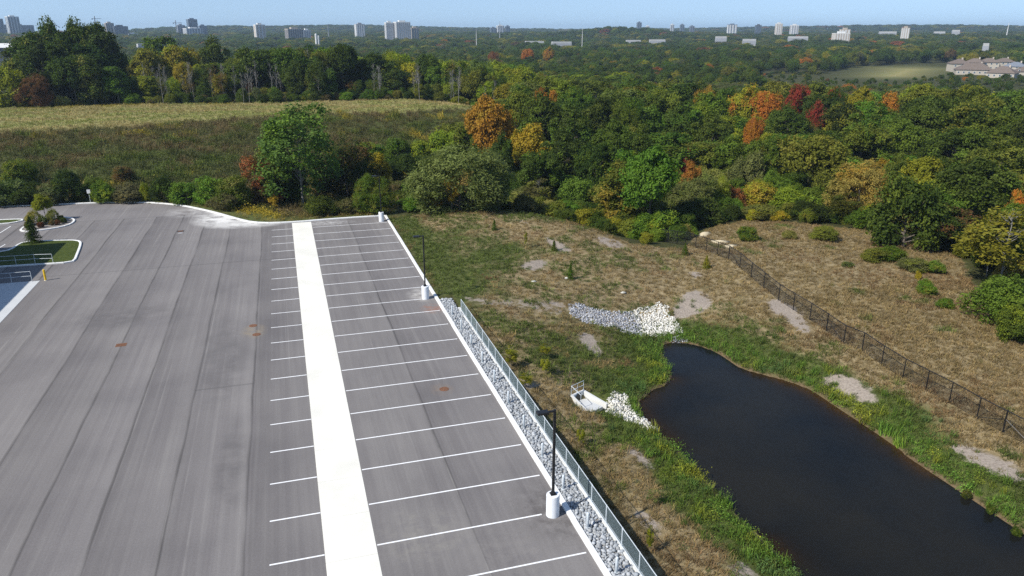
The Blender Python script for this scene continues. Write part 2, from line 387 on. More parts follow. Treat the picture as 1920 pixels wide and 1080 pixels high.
    for x, y, rx, ry, ns, col, f, th in [(-9.5, 112, 4.5, 6.5, .5, (.56, .56, .55, 1), .95, .40), (-5.5, 107.6, 6.5, 3.2, .7, (.50, .50, .49, 1), .95, .40), (4.5, 104.6, 4.5, 1.8, .8, (.45, .45, .45, 1), .6, .5),
             (-13.5, 117.5, 5, 4.5, .5, (.42, .42, .42, 1), .6, .48),
             (11.9, 71, 1.6, 2.5, .9, (.40, .39, .37, 1), .7, .45), (12.2, 66.6, 1.3, 1.6, 1.6, (.23, .10, .06, 1), .8, .5), (-5.0, 43, 1.3, 7, .5, (.075, .072, .075, 1), .55, .45),
             (-6.3, 60, 2.4, 12, .4, (.085, .082, .084, 1), .5, .45), (12.6, 33, 3, 4, .8, (.055, .05, .05, 1), .6, .45), (-4.1, 65.5, 1.3, 2.0, 1.2, (.23, .19, .13, 1), .6, .45), (9.5, 49.4, 1.0, 1.2, 2, (.20, .15, .11, 1), .5, .45),
             (-16, 73, 6, 4, .4, (.07, .067, .07, 1), .5, .45), (9, 30, 3, 4, 1.2, (.2, .19, .18, 1), .35, .5), (5, 33, 3, 3, 1.5, (.24, .23, .2, 1), .4, .55)]:
        base = k.mix(k.math('MULTIPLY', blob(x, y, rx, ry, ns, th), f), base, col)
    base = k.mix(1.0, base, (1.23, 1.205, 1.165, 1), 'MULTIPLY')
    k.pbsdf(out, base, .92, .12, 0, k.bump(fine2, .25, .01))
    M['asphalt'] = m
asphalt_mat()

def lawn_mat():
    m, nt, out = mat('lawn'); k = N(nt); p = k.pos(); n = k.noise(p, 3, 5, .65)
    k.pbsdf(out, k.ramp(n, [(.3, (.035, .050, .010)), (.55, (.058, .078, .016)), (.75, (.10, .105, .03))]), .95, .1, 0, k.bump(n, .5, .1)); M['lawn'] = m
lawn_mat()
def water_mat():
    m, nt, out = mat('pond_water'); k = N(nt); p = k.pos()
    n = k.noise(k.mapping(p, (1.0, .6, 1)), 2.2, 4, .6)
    big = k.noise(p, .12, 3)
    b = k.n('ShaderNodeBsdfPrincipled'); k.l(k.ramp(big, [(.35, (.0070, .0080, .0085)), (.65, (.0140, .0130, .0100))]), b.inputs['Base Color'])
    b.inputs['Roughness'].default_value = .10; b.inputs['IOR'].default_value = 1.33; b.inputs['Specular IOR Level'].default_value = .22
    k.l(k.bump(n, .18, .05), b.inputs['Normal'])
    t = k.n('ShaderNodeBsdfTransparent'); t.inputs[0].default_value = (.78, .66, .48, 1)
    sh = k.attr('shallow').outputs['Fac']
    mx = k.n('ShaderNodeMixShader'); k.l(k.math('MULTIPLY', sh, .62), mx.inputs[0]); k.l(b.outputs[0], mx.inputs[1]); k.l(t.outputs[0], mx.inputs[2])
    k.l(mx.outputs[0], out.inputs[0]); M['pond_water'] = m
water_mat()

# ------------------------------------------------------------------ object helpers
def mesh_np(name, v, faces=None, tris=None, quads=None, m=None):
    me = bpy.data.meshes.new(name)
    v = np.asarray(v, np.float32).reshape(-1, 3)
    f = quads if quads is not None else tris
    if f is not None:
        f = np.asarray(f, np.int32); n = f.shape[1]
        me.vertices.add(len(v)); me.vertices.foreach_set('co', v.ravel())
        me.loops.add(f.size); me.loops.foreach_set('vertex_index', f.ravel())
        me.polygons.add(len(f)); me.polygons.foreach_set('loop_start', np.arange(0, f.size, n, dtype=np.int32))
        me.update(calc_edges=True); me.validate()
    else:
        me.from_pydata(v.tolist(), [], faces); me.update()
    if m: me.materials.append(M[m])
    return me
def add_attr(me, name, typ, dom, data, key='value'):
    a = me.attributes.new(name, typ, dom); a.data.foreach_set(key, np.asarray(data, np.float32 if typ != 'INT' else np.int32).ravel())
def link(name, me, parent=None, loc=(0, 0, 0), rz=0.0, scl=None):
    o = bpy.data.objects.new(name, me); C.objects.link(o)
    if parent is not None: o.parent = parent
    o.location = loc
    if rz: o.rotation_euler = (0, 0, rz)
    if scl is not None: o.scale = scl
    return o
def tag(o, label=None, cat=None, group=None, kind=None):
    if label: o['label'] = label
    if cat: o['category'] = cat
    if group: o['group'] = group
    if kind: o['kind'] = kind
    return o
def empty(name, loc, label, cat, group=None, rz=0.0):
    o = bpy.data.objects.new(name, None); C.objects.link(o); o.location = loc; o.rotation_euler = (0, 0, rz); o.empty_display_size = .3
    return tag(o, label, cat, group)
class MB:
    def __init__(s): s.v = []; s.f = []
    def add(s, v, f):
        b = len(s.v); s.v += [tuple(float(c) for c in p) for p in v]; s.f += [tuple(i + b for i in q) for q in f]; return s
    def box(s, x0, x1, y0, y1, z0, z1, bev=0.0):
        if bev <= 0:
            v = [(x, y, z) for z in (z0, z1) for x, y in ((x0, y0), (x1, y0), (x1, y1), (x0, y1))]
            return s.add(v, [(3, 2, 1, 0), (4, 5, 6, 7)] + [(i, (i + 1) % 4, (i + 1) % 4 + 4, i + 4) for i in range(4)])
        b = bev
        rings = [(0, z0), (0, z1 - b), (b, z1)]
        v = []
        for i, z in rings: v += [(x0 + i, y0 + i, z), (x1 - i, y0 + i, z), (x1 - i, y1 - i, z), (x0 + i, y1 - i, z)]
        f = [(3, 2, 1, 0), (8, 9, 10, 11)]
        for r in range(2): f += [(r * 4 + i, r * 4 + (i + 1) % 4, r * 4 + 4 + (i + 1) % 4, r * 4 + 4 + i) for i in range(4)]
        return s.add(v, f)
    def tube(s, pts, rad, n=8, cap=True):
        pts = [Vector(p) for p in pts]; rads = rad if isinstance(rad, (list, tuple)) else [rad] * len(pts)
        v = []
        for i, p in enumerate(pts):
            d = (pts[min(i + 1, len(pts) - 1)] - pts[max(i - 1, 0)]).normalized()
            a = d.orthogonal().normalized() if abs(d.z) < .95 else Vector((1, 0, 0)); a = (a - d * a.dot(d)).normalized(); b = d.cross(a)
            for q in range(n):
                t = 2 * math.pi * q / n; v.append(p + (a * math.cos(t) + b * math.sin(t)) * rads[i])
        f = []
        for i in range(len(pts) - 1):
            for q in range(n): f.append((i * n + q, i * n + (q + 1) % n, (i + 1) * n + (q + 1) % n, (i + 1) * n + q))
        if cap: f += [tuple(range(n))[::-1], tuple(range((len(pts) - 1) * n, len(pts) * n))]
        return s.add(v, f)
    def lathe(s, prof, n=24, c=(0, 0)):
        v = []; f = []
        for r, z in prof:
            for q in range(n): t = 2 * math.pi * q / n; v.append((c[0] + r * math.cos(t), c[1] + r * math.sin(t), z))
        for i in range(len(prof) - 1):
            for q in range(n): f.append((i * n + q, i * n + (q + 1) % n, (i + 1) * n + (q + 1) % n, (i + 1) * n + q))
        f += [tuple(range(n))[::-1], tuple(range((len(prof) - 1) * n, len(prof) * n))]
        return s.add(v, f)
    def prism(s, poly, z0, z1):
        n = len(poly); v = [(p[0], p[1], z0) for p in poly] + [(p[0], p[1], z1) for p in poly]
        a = sum(poly[i][0] * poly[(i + 1) % n][1] - poly[(i + 1) % n][0] * poly[i][1] for i in range(n))
        idx = list(range(n)) if a > 0 else list(range(n))[::-1]
        f = [tuple(i + n for i in idx), tuple(idx[::-1])]
        for k in range(n): i, j = idx[k], idx[(k + 1) % n]; f.append((i, j, j + n, i + n))
        return s.add(v, f)
    def mesh(s, name, m): return mesh_np(name, s.v, faces=s.f, m=m)
    def build(s, name, m, parent=None, loc=(0, 0, 0), rz=0.0): return link(name, s.mesh(name, m), parent, loc, rz)
def smooth(o):
    me = o.data if hasattr(o, 'data') else o
    me.polygons.foreach_set('use_smooth', [True] * len(me.polygons)); return o
def poly_sheet(name, poly, z, m, parent=None):
    me = bpy.data.meshes.new(name); bm = bmesh.new()
    vs_ = [bm.verts.new((p[0], p[1], z)) for p in poly]; fc = bm.faces.new(vs_); fc.normal_update()
    if fc.normal.z < 0: fc.normal_flip()
    bmesh.ops.triangulate(bm, faces=bm.faces[:]); bm.to_mesh(me); bm.free(); me.materials.append(M[m])
    return link(name, me, parent)
def resample(line, step):
    p = np.asarray(line, float); d = np.r_[0, np.cumsum(np.hypot(*np.diff(p[:, :2], axis=0).T))]
    n = max(2, int(round(d[-1] / step)) + 1); t = np.linspace(0, d[-1], n)
    return np.stack([np.interp(t, d, p[:, i]) for i in range(p.shape[1])], 1)
def kerb_piece(a, b, w=.30, h=.14, bev=.03, gap=.012):
    """one length of kerb between two points, in its own frame"""
    a = np.asarray(a); b = np.asarray(b); L = float(np.hypot(*(b - a))); ang = math.atan2(b[1] - a[1], b[0] - a[0])
    return MB().box(gap / 2, L - gap / 2, -w / 2, w / 2, -.2, h, bev), ang

# ================================================================== THE SETTING
open_poly = np.array([(14.8, -25), (14.8, 69.6), (13.3, 69.6), (13.3, 106.2), (21, 104.6), (29, 102), (35, 97.5), (39.5, 91), (41.5, 84), (48, 82)] +
                     [tuple(W(px, py, -1.4)) for px, py in [(1300, 445), (1340, 418), (1400, 405), (1560, 412), (1690, 440), (1800, 478), (1835, 560), (1925, 650)]] + [(110, 20), (95, -25)])
berm_edge = [(-180, 170), (-140, 172), (-100, 174), (-54.5, 175.6), (-31, 178), (-6, 190), (14, 194.5), (36, 194.5), (47, 196)]
field_poly = np.array(berm_edge + [(56, 210), (62, 221), (42, 227), (-6, 232), (-41, 239), (-72, 237), (-180, 240)])
slope_poly = np.array([tuple(p) for p in far_kerb[::-1]] + [(15, 108), (18, 125), (28, 150), (42, 178), (50, 195)] + berm_edge[::-1] + [(-180, 134)])
rfield_poly = np.array([W(px, py, -4) for px, py in [(1545, 147), (1600, 130), (1700, 124), (1775, 122), (1800, 138), (1700, 149), (1620, 153)]])
# worn places where the soil shows (centre pixel, half sizes along and across in metres, turn)
soil_poly = [np.array([W(px, py, z) for px, py in P]) for z, P in [
    (.5, [(1115, 437), (1150, 438), (1175, 450), (1150, 455), (1120, 447)]), (.3, [(1022, 445), (1045, 452), (1077, 466), (1055, 470), (1028, 458)]),
    (0, [(968, 503), (1000, 485), (1027, 488), (1022, 500), (1000, 507)]), (-1.4, [(1258, 567), (1290, 541), (1318, 540), (1344, 562), (1300, 575), (1268, 578)]),
    (-2.2, [(1436, 573), (1460, 574), (1490, 590), (1525, 628), (1505, 636), (1470, 604), (1440, 592)]), (-2, [(1080, 628), (1105, 625), (1130, 650), (1118, 663), (1098, 650)]),
    (-2.4, [(1535, 697), (1580, 695), (1650, 738), (1640, 750), (1600, 738), (1560, 712)]), (-2.5, [(1770, 825), (1830, 832), (1925, 880), (1925, 902), (1850, 872)]),
    (-2.6, [(1168, 833), (1190, 832), (1228, 870), (1212, 878)]), (-2.6, [(1180, 960), (1215, 963), (1250, 995), (1225, 1000)]), (0, [(975, 678), (1000, 678), (1005, 692), (985, 694)]),
    (-.6, [(850, 563), (950, 570), (1060, 555), (1078, 580), (980, 583), (880, 583)]), (.8, [(960, 414), (1000, 420), (990, 425), (962, 418)]), (-2.8, [(1370, 1060), (1400, 1050), (1420, 1085), (1380, 1090)]),
    (-.9, [(1290, 500), (1320, 503), (1310, 512), (1292, 508)])]]
soil_poly = [smooth_poly(p, 2) for p in soil_poly]
SOILW = [.55 if i in (11, 12) else 1.0 for i in range(len(soil_poly))]

def lin(a, b, st): return list(np.arange(a, b, st))
gx = [-6500, -4500, -3200, -2300, -1600, -1150, -850, -620, -450, -330, -250, -200] + lin(-170, -84, 6) + lin(-80, 12, 1.6) + [12.6, KX, WALLX + .06, WALLX + .14] + lin(15.0, 62, .5) + lin(62.5, 110, 1.2) + lin(111, 200, 4) + \
     [205, 225, 250, 280, 320, 370, 430, 500, 590, 700, 850, 1030, 1250, 1550, 1900, 2400, 3000, 3800, 4800, 6000, 7500]
gy = [-400, -200, -100, -60, -32] + lin(-28, 16, 3) + lin(17, 66, .5) + [66, 66.6, 67.2, 67.8, 68.4, 69, 69.45, 69.55] + lin(70, 112, .6) + lin(112.6, 145, 1.1) + lin(146, 260, 2.2) + \
     [263, 270, 280, 295, 315, 340, 370, 410, 460, 520, 600, 700, 820, 970, 1150, 1350, 1600, 1900, 2300, 2800, 3400, 4200, 5200, 6500, 8500]
gx = np.array(gx); gy = np.array(gy)
GX, GY = np.meshgrid(gx, gy); nx, ny = len(gx), len(gy)
GZ = zt(GX, GY)
idx = np.arange(nx * ny).reshape(ny, nx)
quads = np.stack([idx[:-1, :-1], idx[:-1, 1:], idx[1:, 1:], idx[1:, :-1]], -1).reshape(-1, 4)
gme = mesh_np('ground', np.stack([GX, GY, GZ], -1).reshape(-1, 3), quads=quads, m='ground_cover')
def masks(x, y):
    """what grows where: green-ness, dry field, wood floor, bare soil, mud"""
    op = inpoly(x, y, open_poly); fl = inpoly(x, y, field_poly); sl = inpoly(x, y, slope_poly); rf = inpoly(x, y, rfield_poly)
    near = op & (x < 75)
    pd = np.full(x.shape, 99.0); pd[near] = dpoly(x[near], y[near], pond_poly)
    inp = np.zeros(x.shape, bool); inp[near] = inpoly(x[near], y[near], pond_poly)
    g = fbm(x / 9, y / 9, 21, 3) * .55
    g = np.where(op, g, .7)
    g += .9 * (1 - sstep(1.5, 5.0, pd)) * (pd < 90)
    # greener flank below the lot and the hollow under the spillway
    g += .45 * np.exp(-((x - 15.5) / 2.2) ** 2) * (y > 62) + .35 * np.exp(-((x - 24) / 6) ** 2 - ((y - 55) / 6) ** 2) + .28 * np.exp(-((x - 22) / 5) ** 2 - ((y - 84) / 9) ** 2)
    beyond = op & ((x - 42) * .96 + (y - 60) * -.02 > 4.5) & (x > 45)
    g = np.where(beyond, g * .55, g)
    so = np.zeros(x.shape)
    for p, sw_ in zip(soil_poly, SOILW):
        bx = (x > p[:, 0].min() - 2) & (x < p[:, 0].max() + 2) & (y > p[:, 1].min() - 2) & (y < p[:, 1].max() + 2)
        if bx.any():
            ii = inpoly(x[bx], y[bx], p); dd = dpoly(x[bx], y[bx], p)
            so[bx] = np.maximum(so[bx], np.clip(.5 + np.where(ii, dd, -dd) * .8, 0, 1) * sw_)
    mud = np.where(inp, 1.0, (1 - sstep(.1, .7, pd)))
    far = np.hypot(x, y) > 560
    fieldf = np.where(fl | rf, 1.0, 0.0)
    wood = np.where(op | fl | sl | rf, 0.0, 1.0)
    return dict(green=np.clip(g, 0, 1.4), field=fieldf, wood=wood, soil=so, mud=mud, pd=pd, inp=inp, op=op, sl=sl, fl=fl)
mk = masks(GX, GY)
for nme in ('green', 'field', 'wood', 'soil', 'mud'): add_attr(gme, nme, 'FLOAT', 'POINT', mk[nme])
ground = tag(link('ground', gme), 'rough dry meadow and earth sloping from the parking lot to the woods', 'ground', kind='structure')
smooth(ground)

# ------------------------------------------------------------------ asphalt, concrete strip, lines, kerbs
lot = tag(poly_sheet('parking_lot', lot_poly, 0.0, 'asphalt'), 'grey asphalt trailer parking lot with paving seams', 'parking lot', kind='structure')
lot_skirt = MB()
strip = bpy.data.objects.new('concrete_strip', None); C.objects.link(strip); tag(strip, 'white concrete strip running across the trailer stalls', 'pavement', kind='structure')
Lslab = 3.69
y0 = 106.0; kk = 0
slab_me = MB().box(.05, 2.63, .007, Lslab - .007, -.12, .012, .006).mesh('slab', 'pad')
while y0 > -28:
    y0 -= Lslab; link('slab', slab_me, strip, (0, y0 - .02, 0))
line_l = MB().box(-2.64, .03, -.05, .05, -.02, .006).mesh('stall_line', 'line_paint')
line_r = MB().box(2.68, 12.78, -.05, .05, -.02, .006).mesh('stall_line', 'line_paint')
line_s = MB().box(2.68, 11.65, -.05, .05, -.02, .006).mesh('stall_line', 'line_paint')
for i in range(-2, 22):
    y = 32.85 + 3.672 * i
    if y > 104.5: continue
    link('stall_line', line_l, lot, (0, y, 0))
    link('stall_line', line_s if i in (0, 10) else line_r, lot, (0, y, 0))
for a, b in (((-37.1, 111.5), (-36.9, 115.3)), ((-40.6, 111.7), (-40.4, 115.4)), ((-34.9, 102.2), (-34.6, 104.9)), ((-38.6, 102.6), (-38.3, 105.2))):
    d = Vector((b[0] - a[0], b[1] - a[1], 0)); n = Vector((-d.y, d.x, 0)).normalized() * .06
    v = [Vector((*a, 0)) - n, Vector((*b, 0)) - n, Vector((*b, 0)) + n, Vector((*a, 0)) + n]
    MB().prism([(q.x, q.y) for q in v][::-1], -.02, .006).build('stall_line', 'line_paint', lot)
def kerb_thing(name, line, label, step, w=.30, h=.14, jit=.0, group=None):
    k = empty(name, (float(line[0][0]), float(line[0][1]), 0), label, 'kerb'); k['kind'] = 'structure'; del k['category']
    pts = resample(line, step)
    for i in range(len(pts) - 1):
        m, ang = kerb_piece(pts[i], pts[i + 1], w, h, gap=.02 if jit else .004)
        m.build('kerb_stone', 'kerb', k, (pts[i][0] - line[0][0] + random.uniform(-jit, jit), pts[i][1] - line[0][1], random.uniform(-jit, jit) * .3), ang + random.uniform(-jit, jit) * .02)
    return k
kerb_thing('kerb', [(KX, -25), (KX, 106.6)], 'straight white concrete kerb between the stalls and the rock strip', 3.0, .32, .15, .018)
kerb_thing('kerb', far_kerb + np.array([0, .1]), 'curving white concrete kerb along the far end of the lot', 1.6, .36, .15)

# islands on the left of the lot
def island(name, poly, fill, label, kw=.28):
    p = smooth_poly(poly, 2); c = p.mean(0)
    k = tag(bpy.data.objects.new(name, None), label, kind='structure'); C.objects.link(k); k.location = (c[0], c[1], 0)
    MB().prism([tuple(q - c) for q in p], -.1, .10).build('bed', fill, k)
    r = resample(np.r_[p, p[:1]], .9)
    for i in range(len(r) - 1):
        m, ang = kerb_piece(r[i], r[i + 1], kw, .15, .03, 0)
        m.build('kerb_stone', 'kerb', k, (r[i][0] - c[0], r[i][1] - c[1], 0), ang)
    return k
island('planting_island', [(-34.8, 115.5), (-35.2, 118.8), (-32.7, 119.2), (-30.4, 118.6), (-29.0, 116.0), (-29.5, 112.6), (-33.2, 110.9), (-35.0, 111.5)], 'mulch', 'mulched kerbed island planted with ornamental grasses')
island('lawn_strip', [(-75, 118.9), (-75, 122.2), (-38, 119.6), (-35.6, 118.7), (-38.3, 116.0)], 'lawn', 'narrow grass strip running up to the mulched island')
island('lawn_island', [(-60, 95.0), (-60, 101.2), (-34.2, 100.7), (-33.0, 101.2), (-32.9, 104.6), (-32.2, 105.3), (-27.4, 104.5), (-26.1, 103.9), (-25.5, 102.4), (-24.6, 95.0), (-24.5, 93.9), (-25.4, 93.5), (-30, 93.9)], 'lawn', 'kerbed grass island half in the shade of the warehouse')
# loading dock apron and the warehouse (out of view on the left) that shades it
dock = tag(MB().box(-40, -26.3, 20, 87.2, -.1, .02, .01).build('dock_apron', 'dock'), 'pale concrete dock apron mostly in blue shade', kind='structure')
hB = 10.5; off = hB / math.tan(R(SUN_EL)); bx = -27.6 - off * math.sin(R(SUN_AZ)); by = 103.0 - off * math.cos(R(SUN_AZ))
wh = empty('warehouse', (bx, by, 0), 'long grey warehouse beside the dock apron, out of view, shading it', 'building')
MB().box(-60, 0, -85, 0, -.3, hB).build('wall', 'grey_wall', wh); MB().box(-60.2, .12, -85.2, .12, hB, hB + .25).build('roof', 'white_wall', wh)
for i in range(7): MB().box(-.02, .06, -12 - i * 9.5, -8.5 - i * 9.5, .02, 3.4).build('dock_door', 'white_wall', wh)
def railing(pts, label):
    k = empty('pipe_railing', (pts[0][0], pts[0][1], .1), label, 'railing', 'dock railings'); p = resample(pts, 2.0); p = p - p[0]
    for z in (.55, 1.05): MB().tube([(q[0], q[1], z) for q in p], .025, 6).build('rail', 'galv', k)
    for q in p: MB().tube([(q[0], q[1], -.1), (q[0], q[1], 1.05)], .025, 6).build('post', 'galv', k)
railing([(-26.6, 93.75), (-28.3, 94.1), (-44, 94.8)], 'thin grey pipe railing along the edge of the lawn island')
railing([(-27.0, 87.0), (-44, 87.05)], 'thin grey pipe railing across the end of the dock apron')
b = empty('bollard', (-25.75, 87.1, 0), 'yellow steel bollard at the corner of the dock apron', 'bollard')
MB().lathe([(.11, 0), (.11, 1.15), (.085, 1.21), (.03, 1.23)], 16).build('post', 'yellow_paint', b); MB().lathe([(.15, -.02), (.15, .03), (.11, .04)], 16).build('collar', 'concrete', b)
# drain covers
for x, y, kind, label in [(-14.8, 65.5, 'r', 'rusty rectangular catch basin grate on the open asphalt'), (-4.2, 66.9, 'c', 'rusty round manhole cover near the stall ends, farther of a pair'),
                          (-3.85, 64.6, 'c', 'rusty round manhole cover near the stall ends, nearer of a pair'), (9.7, 49.4, 'c', 'rusty round manhole cover inside a trailer stall'),
                          (-14.2, 104.5, 'c', 'pale round manhole cover by the far curve of the lot'), (-14.3, 105.6, 'r', 'dark rectangular grate beside the pale manhole cover')]:
    e = empty('manhole_cover' if kind == 'c' else 'drain_grate', (x, y, 0), label, 'manhole' if kind == 'c' else 'drain')
    if kind == 'c':
        pale = 'pale' in label
        MB().lathe([(.36, -.03), (.36, .010), (.34, .014)], 24).build('frame', 'mulch' if pale else 'rust', e); MB().lathe([(.29, .0), (.29, .018), (.27, .021)], 24).build('lid', 'grey_wall' if pale else 'rust', e)
    else:
        MB().box(-.42, .42, -.36, .36, -.03, .009).build('frame', 'black_metal' if 'dark' in label else 'rust', e)
        for i in range(6): MB().box(-.34, .34, -.29 + i * .1, -.23 + i * .1, .0, .016).build('bar', 'rust', e)

# ------------------------------------------------------------------ light poles on white concrete bases
def light_pole(x, y, h, label, hb=1.32):
    e = empty('light_pole', (x, y, 0), label, 'lamp post', 'light poles along the pond-side kerb')
    bs = [(.36, -.05)] + [(r, z) for z in np.linspace(.0, hb - .03, 9) for r in (.365, )] + [(.345, hb)]
    o = MB().lathe(bs, 28).build('base', 'base_paint', e); 
    pl = MB().box(-.16, .16, -.16, .16, hb, hb + .06, .02).build('base_plate', 'black_metal', e)
    MB().box(-.10, .10, -.10, .10, hb + .06, hb + .18, .03).build('plate_cover', 'black_metal', pl)
    MB().box(-.062, .062, -.062, .062, hb + .05, h, .005).build('pole', 'black_metal', e)
    arm = MB().box(-.36, .06, -.05, .05, h - .12, h - .03, .01).build('arm', 'black_metal', e)
    hd = MB().box(-.98, -.36, -.19, .19, h - .13, h + .0, .03).build('lamp_head', 'black_metal', e)
    MB().box(-.94, -.46, -.15, .15, h - .142, h - .128).build('lens', 'sign_white', hd)
for x, y, h, lab in ((12.22, 32.65, 6.45, 'black light pole on white concrete base beside the rock strip'), (12.08, 69.6, 6.5, 'black light pole on white concrete base where the rock strip ends'),
                     (12.15, 103.4, 6.5, 'black light pole on white concrete base at the far corner of the lot')): light_pole(x, y, h, lab)

# ------------------------------------------------------------------ rock strip with bollards, wall, galvanised fence
def rock_verts(seed, squash=.7):
    r = random.Random(seed); bm = bmesh.new(); bmesh.ops.create_icosphere(bm, subdivisions=1, radius=1)
    for v in bm.verts:
        v.co *= r.uniform(.72, 1.2); v.co.z *= squash
    for _ in range(4):
        n = Vector((r.uniform(-1, 1), r.uniform(-1, 1), r.uniform(-.3, 1))).normalized(); d = r.uniform(.55, .8)
        for v in bm.verts:
            q = v.co.dot(n)
            if q > d: v.co -= n * (q - d)
    vv = np.array([v.co[:] for v in bm.verts]); ff = np.array([[q.index for q in f.verts] for f in bm.faces]); bm.free(); return vv, ff
ROCKS = [rock_verts(i) for i in range(10)]
def rot_mats(n, tilt=.6):
    a = rng.uniform(0, 2 * np.pi, n); b = rng.normal(0, tilt, n); c = rng.normal(0, tilt, n)
    ca, sa, cb, sb, cc, sc_ = np.cos(a), np.sin(a), np.cos(b), np.sin(b), np.cos(c), np.sin(c); z = np.zeros(n); o = np.ones(n)
    Rz = np.stack([ca, -sa, z, sa, ca, z, z, z, o], -1).reshape(n, 3, 3); Rx = np.stack([o, z, z, z, cb, -sb, z, sb, cb], -1).reshape(n, 3, 3); Ry = np.stack([cc, z, sc_, z, o, z, -sc_, z, cc], -1).reshape(n, 3, 3)
    return Rz @ Rx @ Ry
def rock_mesh(name, pts, rad, m):
    n = len(pts); rm = rot_mats(n); vs_, fs = [], []; base = 0; kind = rng.integers(0, len(ROCKS), n); st = rng.uniform(.75, 1.25, (n, 3))
    for i in range(n):
        vv, ff = ROCKS[kind[i]]; vs_.append((vv * st[i]) @ rm[i].T * rad[i] + pts[i]); fs.append(ff + base); base += len(vv)
    me = mesh_np(name, np.concatenate(vs_), tris=np.concatenate(fs), m=m)
    add_attr(me, 'tone', 'FLOAT', 'FACE', np.repeat(rng.random(n), [len(ROCKS[q][1]) for q in kind])); return me
def jgrid(x0, x1, y0, y1, s, j=.42):
    a = np.arange(x0, x1, s); b = np.arange(y0, y1, s); X, Y = np.meshgrid(a, b); X[1::2] += s / 2
    X = X + rng.uniform(-j, j, X.shape) * s; Y = Y + rng.uniform(-j, j, Y.shape) * s
    return X.ravel(), Y.ravel()
strip_e = bpy.data.objects.new('rock_strip', None); C.objects.link(strip_e); strip_e.location = (13.9, 45, 0)
tag(strip_e, 'strip of angular grey stones between the kerb and the wire fence', kind='structure')
MB().box(-.66, .62, -70, 23.9, -.5, -.03).build('bed', 'mulch', strip_e)
rx, ry = jgrid(13.36, 14.44, 14, 69.0, .20)
rz = .03 + rng.uniform(-.03, .05, rx.size); rr = rng.uniform(.10, .165, rx.size)
px_, py_ = project(rx, ry, rz); app = rr / np.hypot(rx, ry) * ((py_ < 1090) & (px_ < 1930))
order = np.argsort(-app); big = order[:300]; rest = order[300:]
singles = [mesh_np('stone', (vv * np.array([1.1, .95, 1.0])), tris=ff, m='stone_grey') for vv, ff in ROCKS]
for i in big:
    o = link('stone', singles[int(rng.integers(0, 10))], strip_e, (rx[i] - 13.9, ry[i] - 45, rz[i]), scl=(rr[i] * rng.uniform(.8, 1.2), rr[i] * rng.uniform(.8, 1.2), rr[i]))
    o.rotation_euler = (rng.normal(0, .5), rng.normal(0, .5), rng.uniform(0, 6.28))
tag(link('loose_stones', rock_mesh('loose_stones', np.c_[rx[rest] - 13.9, ry[rest] - 45, rz[rest]], rr[rest], 'stone_grey'), strip_e), kind='stuff')
rx, ry = jgrid(13.3, 14.5, 14, 69, .115); 
tag(link('gravel', rock_mesh('gravel', np.c_[rx - 13.9, ry - 45, np.full(rx.size, -.01)], rng.uniform(.06, .085, rx.size), 'stone_grey'), strip_e), kind='stuff')
pm = MB().lathe([(.075, -.25), (.075, .90), (.06, .95), (.02, .965)], 14).mesh('post', 'galv'); cm = MB().lathe([(.11, -.2), (.11, .06), (.08, .07)], 12).mesh('footing', 'galv')
ORD = ['first', 'second', 'third', 'fourth', 'fifth', 'sixth', 'seventh', 'eighth', 'ninth', 'tenth', 'eleventh', 'twelfth', 'thirteenth']
for i, y in enumerate([64.2, 60.45, 56.8, 53.1, 49.5, 45.8, 42.2, 38.4, 34.7, 31.0, 27.3, 23.6, 19.9]):
    e = empty('bollard', (13.6, y, .02), 'grey steel bollard in the stones, %s from the fence end near the middle pole' % ORD[i], 'bollard', 'grey bollards in the rock strip')
    smooth(link('post', pm, e)); link('footing', cm, e)
wall = empty('retaining_wall', (WALLX, 19, 0), 'low concrete retaining wall under the galvanised fence', 'wall')
for i in range(20): MB().box(0, .26, .004, 2.5 - .004, -4.2, .09, .02).build('wall_panel', 'concrete', wall, (-.08, -3.0 + i * 2.5, 0))
def chainlink(a, b, h, pitch, wr):
    """woven wire between two posts: thin wires both ways, clipped to the panel"""
    a = np.asarray(a, float); b = np.asarray(b, float); L = float(np.hypot(*(b - a)[:2])); st = pitch * 1.4142
    segs = []
    for s in np.arange(-h, L, st):
        for up in (1, -1):
            x0, x1 = s, s + h; t0 = max(0, -x0 / h); t1 = min(1, (L - x0) / h)
            if t1 - t0 < .02: continue
            q0, q1 = x0 + t0 * h, x0 + t1 * h; z0_, z1_ = (t0 * h, t1 * h) if up > 0 else (h - t0 * h, h - t1 * h)
            segs.append((q0, z0_, q1, z1_))
    S_ = np.array(segs); d = (b - a) / L
    P0 = S_[:, :1] * d + a * 0; P0[:, 2] += S_[:, 1]; P1 = S_[:, 2:3] * d; P1[:, 2] += S_[:, 3]
    nrm = np.array([-d[1], d[0], 0]); 
    ax = P1 - P0; ax /= np.linalg.norm(ax, axis=1)[:, None] + 1e-9; side = np.cross(ax, nrm)
    vv = []
    for ang in (0, 2.094, 4.189): vv.append((P0 + (nrm * math.cos(ang) + side * math.sin(ang)) * wr)); 
    for ang in (0, 2.094, 4.189): vv.append((P1 + (nrm * math.cos(ang) + side * math.sin(ang)) * wr))
    v = np.stack(vv, 1).reshape(-1, 3); n = len(S_); o = np.arange(n)[:, None, None] * 6
    f = np.array([[0, 1, 4, 3], [1, 2, 5, 4], [2, 0, 3, 5]])[None] + o
    return v, f.reshape(-1, 4)
fen = empty('chain_link_fence', (WALLX + .04, 17.0, .09), 'low galvanised chain link fence on top of the wall beside the stones', 'fence')
FH = 1.12; n_p = 24; sp = 2.0
post_m = MB().tube([(0, 0, -.05), (0, 0, FH + .03)], .03, 8).mesh('post', 'galv')
v, f = chainlink((0, 0, 0), (0, sp, 0), FH - .07, .05, .0036); pan_m = mesh_np('wire_panel', v, quads=f, m='galv_wire')
